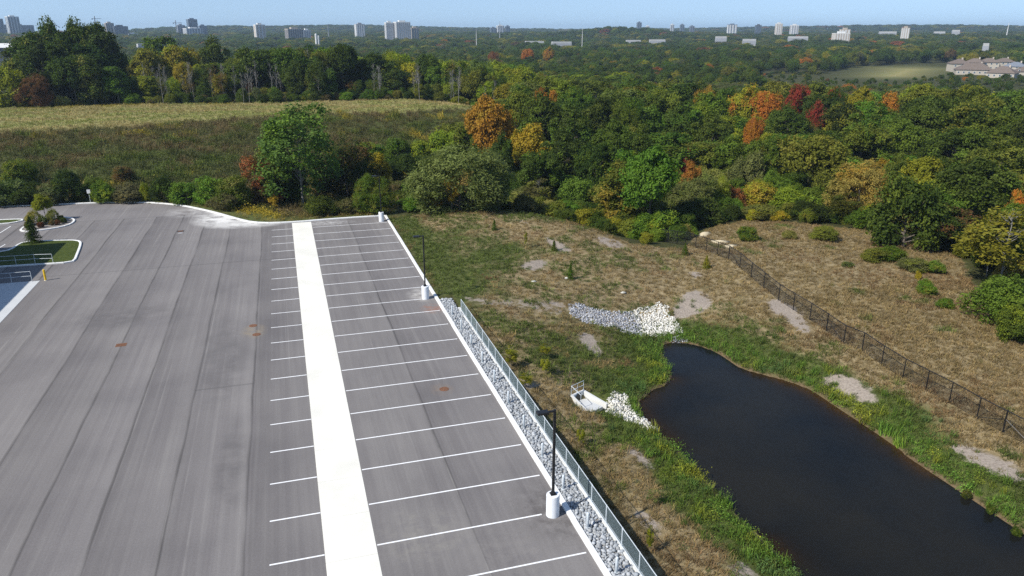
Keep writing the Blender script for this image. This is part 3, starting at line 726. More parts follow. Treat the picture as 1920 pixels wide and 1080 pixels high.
for i in range(n_p + 1):
    link('post', post_m, fen, (0, i * sp, 0))
    if i < n_p:
        link('wire_panel', pan_m, fen, (0, i * sp, .05))
        MB().tube([(0, .0, FH), (0, sp, FH)], .022, 8).build('top_rail', 'galv', fen, (0, i * sp, 0))
        MB().tube([(0, .0, .05), (0, sp, .05)], .02, 6).build('bottom_rail', 'galv', fen, (0, i * sp, 0))

# ------------------------------------------------------------------ black fence round the pond basin
bpx = [(1234, 452), (1252, 455), (1269, 458), (1285, 459), (1304, 465), (1324, 471), (1345, 479), (1366, 487), (1387, 502), (1408, 520), (1431.5, 540), (1459.5, 563), (1487, 581), (1518, 600), (1549, 621), (1581.5, 644), (1616, 658),
       (1652.5, 684), (1692.5, 709.5), (1735.5, 732), (1779.5, 755), (1831, 785), (1880, 811)]
bp = [hit(*p) for p in bpx]
dv = bp[-1] - bp[-3]; dv = dv / 2
for i in range(5): q = bp[-1] + dv; bp.append(np.array([q[0], q[1], gz(q[0], q[1])]))
o0 = bp[0]; BFH = 1.75
bf = empty('chain_link_fence', tuple(o0), 'black chain link fence climbing the bank round the pond', 'fence')
corners = {0, 7, 14, 22}
for i, q in enumerate(bp):
    r_ = q - o0; tk = i in corners
    MB().tube([r_ + (0, 0, -.3), r_ + (0, 0, BFH + (.06 if tk else 0))], .055 if tk else .045, 8).build('post', 'black_metal', bf)
    if i < len(bp) - 1:
        s_ = bp[i + 1] - o0
        MB().tube([r_ + (0, 0, BFH), s_ + (0, 0, BFH)], .038, 6).build('top_rail', 'black_metal', bf)
        MB().tube([r_ + (0, 0, .06), s_ + (0, 0, .06)], .012, 5).build('bottom_wire', 'black_metal', bf)
        v, f = chainlink(r_, s_, BFH - .06, .085, .0062)
        link('wire_panel', mesh_np('wire_panel', v, quads=f, m='black_metal'), bf, tuple(r_ + (0, 0, .05)))
        if tk or (i + 1) in corners:
            lo, hi_ = (s_, r_) if tk else (r_, s_)
            MB().tube([hi_ + (0, 0, BFH * .62), lo + (0, 0, .12)], .022, 6).build('brace', 'black_metal', bf)

# ------------------------------------------------------------------ pond, spillway stones, outlet
nres = 1.0
wx = np.arange(22, 45, .6); wy = np.arange(5, 64, .6); WX, WY = np.meshgrid(wx, wy); wi = np.arange(WX.size).reshape(WX.shape)
wq = np.stack([wi[:-1, :-1], wi[:-1, 1:], wi[1:, 1:], wi[1:, :-1]], -1).reshape(-1, 4)
ins_ = inpoly(WX, WY, pond_poly); dd_ = dpoly(WX, WY, pond_poly); keepv = (ins_ | (dd_ < 1.2)).ravel()
wq = wq[keepv[wq].all(1)]
wme = mesh_np('pond', np.stack([WX, WY, np.full(WX.shape, WATER)], -1).reshape(-1, 3), quads=wq, m='pond_water')
sw = np.where(ins_, np.exp(-dd_ / 1.3), 1.0) * sstep(.30, .72, fbm(WX / 5, WY / 5, 33, 3)) * 1.25
add_attr(wme, 'shallow', 'FLOAT', 'POINT', np.clip(sw, 0, 1))
pond = tag(link('pond', wme), 'dark still water of the stormwater pond', 'pond', kind='structure')

def stone_area(name, poly, s, r0, r1, m, label, dz=0.0, jag=.35):
    p = np.asarray(poly); x, y = jgrid(p[:, 0].min() - .5, p[:, 0].max() + .5, p[:, 1].min() - .5, p[:, 1].max() + .5, s)
    d = dpoly(x, y, p); ii = inpoly(x, y, p); edge = np.where(ii, d, -d) + (fbm(x / 1.1, y / 1.1, 77, 2) - .5) * jag * 2
    k = edge > 0; x, y = x[k], y[k]; z = zt(x, y) + dz + rng.uniform(-.02, .06, x.size)
    c = np.array([x.mean(), y.mean(), z.mean()])
    o = link(name, rock_mesh(name, np.c_[x, y, z] - c, rng.uniform(r0, r1, x.size) * np.where(rng.random(x.size) < .12, 1.4, 1), m), None, tuple(c))
    return tag(o, label, 'stones', kind='stuff')
SPG = [W(px, py, z) for px, py, z in [(1062, 566, -.8), (1085, 563, -.8), (1130, 572, -1.2), (1185, 578, -1.8), (1196, 600, -2.4), (1210, 632, -3.0), (1178, 632, -2.9), (1150, 612, -2.2), (1110, 606, -1.6), (1068, 585, -.9)]]
SPW = [W(px, py, z) for px, py, z in [(1180, 577, -1.8), (1210, 577, -2.2), (1240, 566, -2.0), (1252, 572, -2.1), (1255, 590, -2.4), (1266, 594, -2.5), (1268, 608, -2.8), (1279, 628, -3.3), (1240, 632, -3.3), (1205, 634, -3.1), (1192, 600, -2.4)]]
SPO = [W(px, py, z) for px, py, z in [(1130, 756, -3.1), (1150, 738, -3.1), (1172, 740, -3.2), (1184, 752, -3.4), (1184, 768, -3.45), (1202, 782, -3.5), (1234, 806, -3.5), (1224, 812, -3.4), (1180, 798, -3.2), (1140, 780, -3.1), (1122, 770, -3.0)]]
stone_area('grey_riprap', SPG, .19, .09, .145, 'stone_mixed', 'grey loose stones lining the upper spillway of the pond')
stone_area('white_riprap', SPW, .19, .09, .145, 'stone_white', 'bright white loose stones fanning out at the head of the pond')
stone_area('outlet_riprap', SPO, .19, .09, .15, 'stone_white', 'white loose stones spilling from the outlet into the pond')
stone_area('shore_gravel', [W(px, py, -3.45) for px, py in [(1250, 636), (1275, 632), (1290, 640), (1262, 645)]], .16, .06, .10, 'stone_mixed', 'thin gravel at the top shore of the pond', jag=.2)
# concrete outlet
hw = OUT; hz = -3.02; _o = ODIR
ho = empty('outlet_headwall', (hw[0], hw[1], hz), 'small white concrete outlet headwall with pipe railing above the pond', 'headwall', rz=math.atan2(_o[1], _o[0])); ho.scale = (.85, .85, .85)
MB().box(-1.5, -1.28, -.95, .95, -.5, .75, .03).build('back_wall', 'kerb', ho)
for s in (-1, 1):
    w_ = MB(); a0 = (-1.27, .72 * s); a1 = (1.25, 1.15 * s); t_ = .2 * s
    w_.add([(a0[0], a0[1], -.5), (a1[0], a1[1], -.5), (a1[0], a1[1] + t_, -.5), (a0[0], a0[1] + t_, -.5), (a0[0], a0[1], .75), (a1[0], a1[1], .15), (a1[0], a1[1] + t_, .15), (a0[0], a0[1] + t_, .75)],
           [(0, 3, 2, 1), (4, 5, 6, 7), (0, 1, 5, 4), (1, 2, 6, 5), (2, 3, 7, 6), (3, 0, 4, 7)] if s > 0 else [(0, 1, 2, 3), (7, 6, 5, 4), (0, 4, 5, 1), (1, 5, 6, 2), (2, 6, 7, 3), (3, 7, 4, 0)])
    w_.build('wing_wall', 'concrete', ho)
MB().box(-1.27, 1.2, -.7, .7, -.3, .02).build('apron', 'dock', ho)
MB().lathe([(.36, 0), (.36, .06)], 20).build('pipe', 'black_metal', ho, (-1.25, 0, .36)).rotation_euler = (0, R(90), 0)
rl = MB()
for z in (1.25, 1.72): rl.tube([(-1.4, -.85, z), (-1.4, .85, z)], .025, 6)
for y in (-.85, 0, .85): rl.tube([(-1.4, y, .7), (-1.4, y, 1.72)], .025, 6)
rl.tube([(-1.4, -.85, 1.72), (0.0, -1.05, 1.35)], .025, 6); rl.tube([(0.0, -1.05, .4), (0, -1.05, 1.35)], .025, 6)
rl.build('railing', 'galv', ho)
# pale sandstone blocks by the fence corner
for k_, (px, py, sx_, sy_, sz_, rot, lab) in enumerate([(1322, 440, 2.4, 1.0, .55, 35, 'pale yellowish boulder slab lying behind the black fence'), (1352, 455, 1.7, 1.2, .5, -20, 'broad sand-coloured boulder beside the black fence corner'), (1372, 463, 1.2, .7, .4, 10, 'small sand-coloured boulder at the foot of the black fence')]):
    h_ = hit(px, py); vv, ff = ROCKS[k_ + 3]
    o = tag(link('boulder', mesh_np('boulder', vv * np.array([sx_, sy_, sz_]), tris=ff, m='sandstone'), None, (h_[0], h_[1], h_[2] + .05), R(rot)), lab, 'rock', 'boulders by the black fence')
# small stones scattered in the meadow
for px, py, s_, lab in [(1168, 549, .45, 'lone pale stone lying in the meadow above the spillway'), (1000, 528, .4, 'small pale stone in the dry grass below the worn patch'), (1062, 522, .35, 'flat pale stone beside a young spruce')]:
    h_ = hit(px, py); vv, ff = ROCKS[6]
    tag(link('stone', mesh_np('stone', vv * np.array([s_, s_ * .7, s_ * .35]), tris=ff, m='stone_white'), None, (h_[0], h_[1], h_[2] + .04)), lab, 'rock')
# sign by the far kerb
sg = hit(170, 381); e = empty('road_sign', (sg[0], sg[1], sg[2]), 'small white sign on a post behind the curving kerb', 'sign')
MB().tube([(0, 0, -.2), (0, 0, 2.1)], .035, 6).build('post', 'galv', e); MB().box(-.24, .24, -.05, -.03, 1.55, 2.15).build('panel', 'sign_white', e)

# ================================================================== VEGETATION
def leaf_quads(cen, nrm, size, asp, droop=None):
    """one diamond-shaped leaf cluster per centre, facing nrm"""
    n = len(cen); nrm = nrm / (np.linalg.norm(nrm, axis=1)[:, None] + 1e-9)
    t = rng.normal(size=(n, 3)) if droop is None else droop + rng.normal(size=(n, 3)) * .35
    t -= nrm * (t * nrm).sum(1)[:, None]; t /= np.linalg.norm(t, axis=1)[:, None] + 1e-9
    b = np.cross(nrm, t); a_ = size[:, None]; b_ = (size * asp)[:, None]
    return np.stack([cen + t * a_, cen + b * b_ + t * a_ * .15, cen - t * a_, cen - b * b_ + t * a_ * .1], 1).reshape(-1, 3)
def rdir(n):
    d = rng.normal(size=(n, 3)); return d / np.linalg.norm(d, axis=1)[:, None]
def crown_mesh(name, env, lobes, lobe_r, sprays, leaves, leaf, asp, spread=.035, low=-.35, droop=False, lobe_at=(.45, .8), flat=1.0):
    """env = (cz, rx, rz): the crown's envelope in a tree of height 1; lobes > sprays > leaves"""
    cz_, ex, ez = env; cs, ns, lv = [], [], []
    ctr = np.array([0, 0, cz_])
    ld = rdir(lobes * 3); ld = ld[ld[:, 2] > low - .25][:lobes]
    for i, d in enumerate(ld):
        u = rng.uniform(*lobe_at); lc = ctr + d * np.array([ex, ex, ez]) * u; lr = lobe_r * rng.uniform(.7, 1.3)
        sdv = rdir(sprays * 2); sdv = sdv[(sdv @ d > -.35) & (sdv[:, 2] > -.75)][:sprays]
        tone = rng.uniform(.25, .75)
        sc_ = lc + sdv * lr * rng.uniform(.7, 1.08, (len(sdv), 1)) * np.array([1, 1, flat])
        for c0, s0 in zip(sc_, sdv):
            if c0[2] < .01: continue
            p = c0 + rng.normal(size=(leaves, 3)) * spread * np.array([1, 1, .75])
            n_ = s0 * .85 + np.array([0, 0, .35]) + rng.normal(size=(leaves, 3)) * .55
            cs.append(p); ns.append(n_); lv.append(np.clip(tone + rng.uniform(-.12, .12) + rng.normal(0, .12, leaves), 0, 1))
    cs = np.concatenate(cs); ns = np.concatenate(ns); lv = np.concatenate(lv)
    k = cs[:, 2] > .004; cs, ns, lv = cs[k], ns[k], lv[k]
    v = leaf_quads(cs, ns, rng.uniform(.7, 1.3, len(cs)) * leaf, asp, (cs - ctr) * np.array([1, 1, .4]) + np.array([0, 0, -.1 if droop else .1]) if droop else None)
    r = np.percentile(np.hypot(v[:, 0], v[:, 1]), 98); top = np.percentile(v[:, 2], 99.7)
    v = v * np.array([.5 / r, .5 / r, 1 / top])
    me = mesh_np(name, v, quads=np.arange(len(v)).reshape(-1, 4), m='leaf'); add_attr(me, 'leaf', 'FLOAT', 'FACE', lv)
    return me
def trunk_mesh(name, m, top=.72, limbs=8, r0=.016, spread=.30, forks=1, start=.3):
    b = MB(); rr_ = random.Random(hash(name) % 999 if False else len(name) * 7 + limbs)
    stem = [(0, 0, -.02)]
    for i in range(1, 6): stem.append((stem[-1][0] + rr_.uniform(-.012, .012), stem[-1][1] + rr_.uniform(-.012, .012), top * i / 5))
    b.tube(stem, [r0 * (1.25 - .2 * i) for i in range(6)], 6)
    for i in range(limbs):
        t = rr_.uniform(start, .95) * top; a = i * 2.4 + rr_.uniform(-.4, .4); L = spread * rr_.uniform(.6, 1.0) * (1.15 - t * .6)
        x0_, y0_ = np.interp(t, [q[2] for q in stem], [q[0] for q in stem]), np.interp(t, [q[2] for q in stem], [q[1] for q in stem])
        p = [(x0_, y0_, t)]
        for j in range(1, 4): p.append((x0_ + math.cos(a) * L * j / 3, y0_ + math.sin(a) * L * j / 3, t + L * (.25 * j + .08 * j * j) * .55 + rr_.uniform(-.01, .01)))
        b.tube(p, [r0 * .5, r0 * .36, r0 * .24, r0 * .1], 5)
        for q in range(forks):
            j = 1 + q % 2; a2 = a + rr_.choice((-1, 1)) * rr_.uniform(.5, .9); s0 = p[j]
            b.tube([s0, (s0[0] + math.cos(a2) * L * .3, s0[1] + math.sin(a2) * L * .3, s0[2] + L * .25), (s0[0] + math.cos(a2) * L * .5, s0[1] + math.sin(a2) * L * .5, s0[2] + L * .55)], [r0 * .26, r0 * .18, r0 * .07], 4)
    return b.mesh(name, m)
KIND = {}
def kind(key, crowns, trunk): KIND[key] = (crowns, trunk)
T_std = trunk_mesh('trunk', 'bark'); T_low = trunk_mesh('stems', 'bark', .6, 10, .014, .45, 1, .05); T_pale = trunk_mesh('trunk', 'bark_grey', .85, 12, .013, .24, 2, .25)
T_bare = trunk_mesh('trunk', 'bark_grey', .96, 20, .011, .20, 3, .18); T_bush = trunk_mesh('stems', 'bark', .5, 7, .02, .5, 0, .02)
kind('round', [crown_mesh('crown', (.60, .34, .37), 22, .135, 36, 20, .0165, .62, .026) for _ in range(3)], T_std)
kind('oak', [crown_mesh('crown', (.58, .40, .38), 30, .12, 30, 20, .0155, .62, .024, lobe_at=(.55, .92)) for _ in range(2)], T_std)
kind('tall', [crown_mesh('crown', (.53, .21, .46), 36, .080, 26, 16, .0150, .6, .024, low=-.9, lobe_at=(.3, .95)) for _ in range(2)], T_pale)
kind('poplar', [crown_mesh('crown', (.54, .28, .45), 40, .075, 18, 13, .0125, .6, .024, low=-.9, lobe_at=(.25, 1.0)) for _ in range(1)], T_pale)
kind('willow', [crown_mesh('crown', (.42, .50, .50), 34, .17, 32, 25, .0215, .28, .030, low=-.6, droop=True, lobe_at=(.55, .85)) for _ in range(2)], T_low)
kind('bush', [crown_mesh('crown', (.40, .55, .50), 22, .20, 28, 20, .024, .55, .040, low=-.5, lobe_at=(.4, .8)) for _ in range(3)], T_bush)
kind('thin', [crown_mesh('crown', (.60, .26, .38), 26, .07, 14, 9, .017, .55, .024, low=-.9, lobe_at=(.3, 1.0)) for _ in range(2)], T_bare)
kind('bare', [crown_mesh('crown', (.62, .22, .36), 20, .06, 7, 6, .012, .5, .03, low=-.9, lobe_at=(.3, 1.0)) for _ in range(2)], T_bare)
def conifer_mesh():
    cs, ns, lv = [], [], []
    for t in np.linspace(.06, .97, 15):
        rad = .46 * (1 - t) ** .85 + .03; nb = int(6 + 10 * (1 - t))
        for a in rng.uniform(0, 6.28, nb):
            for u in np.linspace(.15, 1, 7):
                p = np.array([math.cos(a) * rad * u, math.sin(a) * rad * u, t - .05 * u + rng.normal(0, .008)]); m_ = 5
                cs.append(p + rng.normal(size=(m_, 3)) * .018); ns.append(np.array([math.cos(a) * .6, math.sin(a) * .6, .8]) + rng.normal(size=(m_, 3)) * .5); lv.append(np.clip(.5 + rng.normal(0, .2, m_), 0, 1))
    cs = np.concatenate(cs); v = leaf_quads(cs, np.concatenate(ns), np.full(len(cs), .030), .4)
    me = mesh_np('needles', v, quads=np.arange(len(v)).reshape(-1, 4), m='leaf'); add_attr(me, 'leaf', 'FLOAT', 'FACE', np.concatenate(lv)); return me
kind('conifer', [conifer_mesh()], trunk_mesh('trunk', 'bark', .9, 2, .02, .1, 0))

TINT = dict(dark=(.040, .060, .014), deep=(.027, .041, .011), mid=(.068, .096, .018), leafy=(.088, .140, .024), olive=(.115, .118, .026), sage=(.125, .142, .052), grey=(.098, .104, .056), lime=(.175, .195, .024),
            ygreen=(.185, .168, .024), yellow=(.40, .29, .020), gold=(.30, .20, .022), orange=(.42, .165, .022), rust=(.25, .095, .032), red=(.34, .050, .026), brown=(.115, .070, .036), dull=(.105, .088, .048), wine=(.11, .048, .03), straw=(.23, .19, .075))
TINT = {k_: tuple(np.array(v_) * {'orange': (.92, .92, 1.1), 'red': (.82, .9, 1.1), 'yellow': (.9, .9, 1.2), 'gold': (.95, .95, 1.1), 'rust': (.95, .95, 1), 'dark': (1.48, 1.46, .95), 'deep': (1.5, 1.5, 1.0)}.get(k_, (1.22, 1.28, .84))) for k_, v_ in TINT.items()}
def jit(t, s=.13):
    t = np.array(TINT[t] if isinstance(t, str) else t); return np.clip(t * np.exp(rng.normal(0, s * .6)) * np.exp(rng.normal(0, s * .5, 3)), .004, .9)
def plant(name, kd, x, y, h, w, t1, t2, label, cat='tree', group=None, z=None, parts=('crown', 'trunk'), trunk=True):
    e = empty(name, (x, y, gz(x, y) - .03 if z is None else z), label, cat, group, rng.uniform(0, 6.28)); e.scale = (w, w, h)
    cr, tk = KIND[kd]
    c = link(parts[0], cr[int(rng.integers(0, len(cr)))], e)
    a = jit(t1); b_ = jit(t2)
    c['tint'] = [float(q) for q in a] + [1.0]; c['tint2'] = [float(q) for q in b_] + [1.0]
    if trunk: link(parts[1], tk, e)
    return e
ANCH = []
KVIEW = []
KEYS = []        # ground already taken by a placed tree: x, y, radius
CNAME = {'dark': 'dark green', 'deep': 'very dark green', 'mid': 'mid green', 'leafy': 'bright green', 'olive': 'olive green', 'sage': 'sage green', 'grey': 'grey green', 'lime': 'lime green', 'ygreen': 'yellow-green',
         'yellow': 'yellow', 'gold': 'golden', 'orange': 'orange', 'rust': 'rust coloured', 'red': 'red', 'brown': 'brown', 'dull': 'dull brownish', 'wine': 'dark reddish', 'straw': 'straw coloured'}
def key(kd, px, top, wpx, base, t1, t2, label, cat='tree', name=None, hmin=.4, group=None):
    """base: ('b', pixel row where it meets the ground) or ('d', distance in metres)"""
    if base[0] == 'b': p = hit(px, base[1]); dst = math.hypot(p[0], p[1]); r = ray(px, (top + base[1]) / 2)
    else: dst = base[1]; r = ray(px, top + 12)
    a = math.atan2(r[0], r[1]); x, y = dst * math.sin(a), dst * math.cos(a)
    z = gz(x, y); D = math.hypot(x, y); h = max(hmin, top_z(px, top, x, y) - z); w = wpx * math.hypot(D, CAMH - z) / FPX * 1.02
    KEYS.append((x, y, w * .42)); ANCH.append((label, x, y)); KVIEW.append((px, top, wpx, D, h * FPX / D))
    nm = name or {'willow': 'willow', 'bush': 'bush', 'conifer': 'young_spruce'}.get(kd, 'tree')
    return plant(nm, kd, x, y, h, w, t1, t2, label, cat, group)
B = lambda v: ('b', v)
Dd = lambda v: ('d', v)
# --- the row of trees and shrubs behind the lot
key('poplar', 560, 197, 150, B(393), (.10, .145, .036), 'leafy', 'tall bright green poplar with pale trunk behind the concrete strip')
key('tall', 515, 262, 60, B(386), 'sage', 'lime', 'pale green willow sapling leaning out beside the tall poplar')
key('thin', 488, 290, 60, B(384), 'rust', 'wine', 'rust-red shrub at the foot of the tall poplar', 'shrub', 'shrub')
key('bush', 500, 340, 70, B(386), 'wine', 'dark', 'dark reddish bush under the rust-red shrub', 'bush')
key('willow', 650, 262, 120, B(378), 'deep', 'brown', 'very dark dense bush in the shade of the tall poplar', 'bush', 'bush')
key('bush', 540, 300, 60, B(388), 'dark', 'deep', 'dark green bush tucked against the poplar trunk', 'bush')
key('willow', 700, 328, 80, B(398), 'mid', 'olive', 'rounded mid green bush beside the far light pole', 'bush', 'bush')
key('tall', 713, 288, 40, Dd(135), 'yellow', 'ygreen', 'slim yellowing tree behind the far light pole')
key('round', 765, 290, 70, Dd(138), 'deep', 'dark', 'dark round tree between the far light pole and the big willow')
key('bush', 600, 368, 62, B(405), 'dark', 'mid', 'low dark green bush at the kerb right of the poplar', 'bush')
key('bush', 655, 372, 60, B(400), 'dull', 'dark', 'low brownish bush between two green ones at the kerb', 'bush')
key('bush', 745, 362, 40, Dd(118), 'olive', 'dark', 'small olive bush at the foot of the big willow', 'bush')
key('thin', 513, 368, 20, B(395), 'yellow', 'yellow', 'bright yellow goldenrod clump in front of the poplar', 'plant', 'goldenrod')
key('willow', 862, 268, 190, B(394), (.125, .180, .046), (.135, .150, .040), 'big rounded sage-green willow at the edge of the meadow')
key('thin', 846, 318, 34, Dd(105), 'yellow', 'ygreen', 'yellow climber hanging on the front of the big willow', 'plant', 'climber')
key('thin', 818, 352, 30, Dd(106), 'gold', 'yellow', 'short golden climber low on the big willow', 'plant', 'climber')
for px, tp, w_, t1, t2, lab in [(790, 262, 60, 'lime', 'leafy', 'lime green thicket on the berm foot left of the willow crown'), (835, 246, 80, 'lime', 'leafy', 'lime green thicket rising behind the big willow'), (690, 268, 60, 'leafy', 'lime', 'fresh green thicket low on the berm slope'), (745, 258, 60, 'mid', 'leafy', 'mid green thicket on the berm slope behind the light pole')]:
    key('bush', px, tp, w_, Dd(160), t1, t2, lab, 'bush')
key('round', 912, 182, 92, Dd(152), 'orange', 'gold', 'bright orange maple at the right end of the grassy berm')
key('round', 990, 233, 76, Dd(146), 'yellow', 'ygreen', 'rounded yellow tree right of the orange maple')
for px, tp, w_, D_, t1 in [(968, 172, 75, 185, 'mid'), (1020, 176, 95, 180, 'dark'), (1075, 200, 85, 165, 'dark'), (1125, 182, 90, 175, 'deep'), (1060, 245, 90, 140, 'deep'), (1150, 225, 80, 152, 'dark'), (1010, 285, 80, 130, 'dark'), (1190, 250, 80, 150, 'dark'), (940, 250, 50, 140, 'deep'), (1120, 270, 80, 132, 'deep')]:
    key('oak', px, tp, w_, Dd(D_), t1, 'mid' if t1 != 'mid' else 'olive', 'dense %s tree in the wood right of the orange maple' % CNAME[t1], group='dense trees right of the maple')
key('bush', 1080, 335, 70, B(402), 'leafy', 'mid', 'bright green bush standing alone at the meadow crest', 'bush')
key('thin', 1010, 335, 60, B(396), 'dull', 'olive', 'sparse brownish tree behind the meadow crest')
key('thin', 975, 360, 60, B(396), 'straw', 'olive', 'straw-coloured scrub clump on the meadow crest beside the willow', 'bush', 'bush')
key('round', 1222, 277, 105, B(446), 'leafy', 'mid', 'tall bright green tree at the corner of the black fence')
key('tall', 1160, 305, 85, B(432), 'olive', 'gold', 'olive and gold tree left of the tall green one by the fence')
key('tall', 1168, 282, 50, B(418), 'leafy', 'lime', 'light green slender tree behind the olive one')
key('bush', 1170, 395, 80, B(440), 'mid', 'olive', 'low green bush under the olive tree on the crest', 'bush')
key('bush', 1230, 395, 90, B(450), 'leafy', 'lime', 'leafy bush at the foot of the tall tree by the fence', 'bush')
key('willow', 1298, 325, 95, B(412), 'grey', 'sage', 'silvery grey willow behind the black fence corner')
key('willow', 1345, 330, 50, B(404), 'lime', 'sage', 'pale lime willow beside the silvery one')
key('bush', 1305, 372, 90, B(425), 'deep', 'dark', 'bush below the silvery willow, leaves coloured dark for the shade there', 'bush')  # darkest leaf tint puts the shade under the willow into the colour
key('bush', 1352, 362, 56, B(410), 'mid', 'dark', 'mid green bush right of the silvery willow', 'bush')
key('thin', 1287, 279, 24, Dd(150), 'red', 'rust', 'thin red sapling above the silvery willow')
key('round', 1300, 303, 36, Dd(128), 'orange', 'rust', 'small rust-orange tree above the silvery willow')
key('round', 1415, 221, 32, Dd(170), 'orange', 'rust', 'small orange-red tree standing in the middle of the wood')
key('oak', 1405, 160, 80, Dd(232), 'ygreen', 'orange', 'big yellow maple turning orange on its right side')
key('round', 1440, 173, 52, Dd(228), 'orange', 'gold', 'orange crown beside the big yellow maple')
key('oak', 1495, 158, 44, Dd(240), 'red', 'dark', 'dark tree with a deep red top right of the yellow maple')
key('oak', 1534, 190, 40, Dd(215), 'red', 'deep', 'small vivid red crown low among dark trees')
key('oak', 1570, 166, 44, Dd(240), 'dark', 'red', 'small red crown at the top of the dark trees')
key('round', 1672, 174, 38, Dd(225), 'orange', 'gold', 'orange crown among olive trees right of the red ones')
for px, tp, w_, D_, t1, t2 in [(1545, 178, 80, 225, 'deep', 'dark'), (1480, 200, 80, 205, 'dark', 'mid'), (1590, 195, 80, 210, 'deep', 'ygreen'), (1650, 195, 90, 200, 'mid', 'olive'), (1720, 200, 90, 198, 'mid', 'dark'), (1340, 215, 80, 190, 'mid', 'dark'), (1280, 195, 90, 200, 'dark', 'mid'), (1620, 235, 90, 168, 'olive', 'mid'),
                               (1700, 225, 90, 178, 'olive', 'mid'), (1790, 240, 100, 170, 'dark', 'mid'), (1870, 215, 110, 190, 'mid', 'dark'), (1880, 260, 110, 155, 'mid', 'olive'), (1440, 260, 70, 152, 'mid', 'olive'), (1370, 255, 80, 155, 'mid', 'leafy')]:
    key('oak', px, tp, w_, Dd(D_), t1, t2, 'broad %s crown in the wood around the red-topped tree' % CNAME[t1], group='broad crowns in the mixed wood')
key('willow', 1612, 300, 112, B(412), 'straw', 'gold', 'large straw-yellow willow behind the dry field')
key('bush', 1715, 330, 120, Dd(108), 'dark', 'mid', 'wide dark green thicket right of the straw-yellow willow', 'bush')
key('oak', 1770, 385, 105, B(468), 'deep', 'brown', 'broad very dark tree at the edge of the dry field')
key('bush', 1690, 395, 60, B(432), 'mid', 'dark', 'mid green bush behind the goldenrod on the field edge', 'bush')
key('bush', 1630, 385, 44, B(425), 'lime', 'yellow', 'yellow-green bush at the edge of the dry field', 'bush')
key('round', 1840, 300, 110, Dd(125), 'dark', 'mid', 'dark green tree above the right corner of the field')
key('thin', 1890, 385, 130, B(545), 'ygreen', 'olive', 'airy yellow-green tree with pale limbs by the right edge of the field')
key('thin', 1862, 400, 80, B(520), 'olive', 'gold', 'airy olive tree with pale limbs beside the yellow-green one')
key('bush', 1890, 520, 110, B(608), 'leafy', 'mid', 'dense bright green shrubs below the airy trees', 'bush')
key('bush', 1905, 575, 60, B(640), 'mid', 'lime', 'low green shrub beside the dry field edge', 'bush')
key('round', 1912, 357, 30, Dd(118), 'orange', 'olive', 'orange tree at the right end of the wood')
for px, tp, w_, bs, t1, t2, lab in [(1420, 345, 70, 398, 'gold', 'lime', 'golden bush above the sloping bank'), (1370, 350, 60, 400, 'rust', 'brown', 'rust-brown bush beside the golden one'), (1430, 385, 70, 412, 'sage', 'olive', 'dull green bush on top of the bank'),
                                    (1480, 350, 70, 402, 'lime', 'mid', 'lime green bush in the bank hedge'), (1530, 350, 60, 402, 'mid', 'leafy', 'green bush in the bank hedge next to a yellow one'), (1545, 375, 44, 404, 'yellow', 'lime', 'yellow bush in the bank hedge'), (1515, 385, 80, 411, 'dark', 'mid', 'low dark green bush in the bank hedge'),
                                    (1400, 285, 60, 370, 'sage', 'grey', 'sage tree above the bank')]:
    key('bush', px, tp, w_, B(bs), t1, t2, lab, 'bush')
for px, tp, w_, bs, lab in [(1412, 393, 26, 414, 'yellow goldenrod clump on the bank, next to the dull green bush'), (1460, 395, 36, 414, 'wide yellow goldenrod clump on the bank edge'), (1645, 400, 26, 428, 'tall yellow goldenrod clump on the field edge by dark bushes')]:
    key('bush', px, tp, w_, B(bs), 'yellow', 'lime', lab, 'plant', 'goldenrod')
key('bush', 1402, 425, 38, B(450), 'mid', 'olive', 'single round green bush alone in the dry grass', 'bush')
for px, tp, w_, bs, t1, lab in [(1545, 425, 46, 450, 'olive', 'olive bush by the bare stony patch'), (1480, 432, 30, 447, 'straw', 'low straw-coloured bush near the round green one'), (1640, 465, 50, 488, 'olive', 'olive clump at the top of the dry field'), (1668, 462, 56, 486, 'mid', 'green clump at the top of the dry field'), (1715, 485, 50, 508, 'grey', 'grey-green clump of weeds at the field top'),
                                (1755, 488, 34, 512, 'leafy', 'bright green clump of weeds at the field top'), (1738, 525, 34, 551, 'leafy', 'lone bright green weed in the dry field'), (1772, 558, 28, 577, 'leafy', 'smaller lone green weed in the dry field'), (1590, 490, 20, 500, 'grey', 'tiny grey-green weed at the field edge')]:
    key('bush', px, tp, w_, B(bs), t1, 'olive', lab, 'bush')
for px, tp, w_, bs, lab in [(1722, 508, 10, 524, 'small bright yellow goldenrod in the dry field')]: key('bush', px, tp, w_, B(bs), 'yellow', 'yellow', lab, 'plant', 'goldenrod')
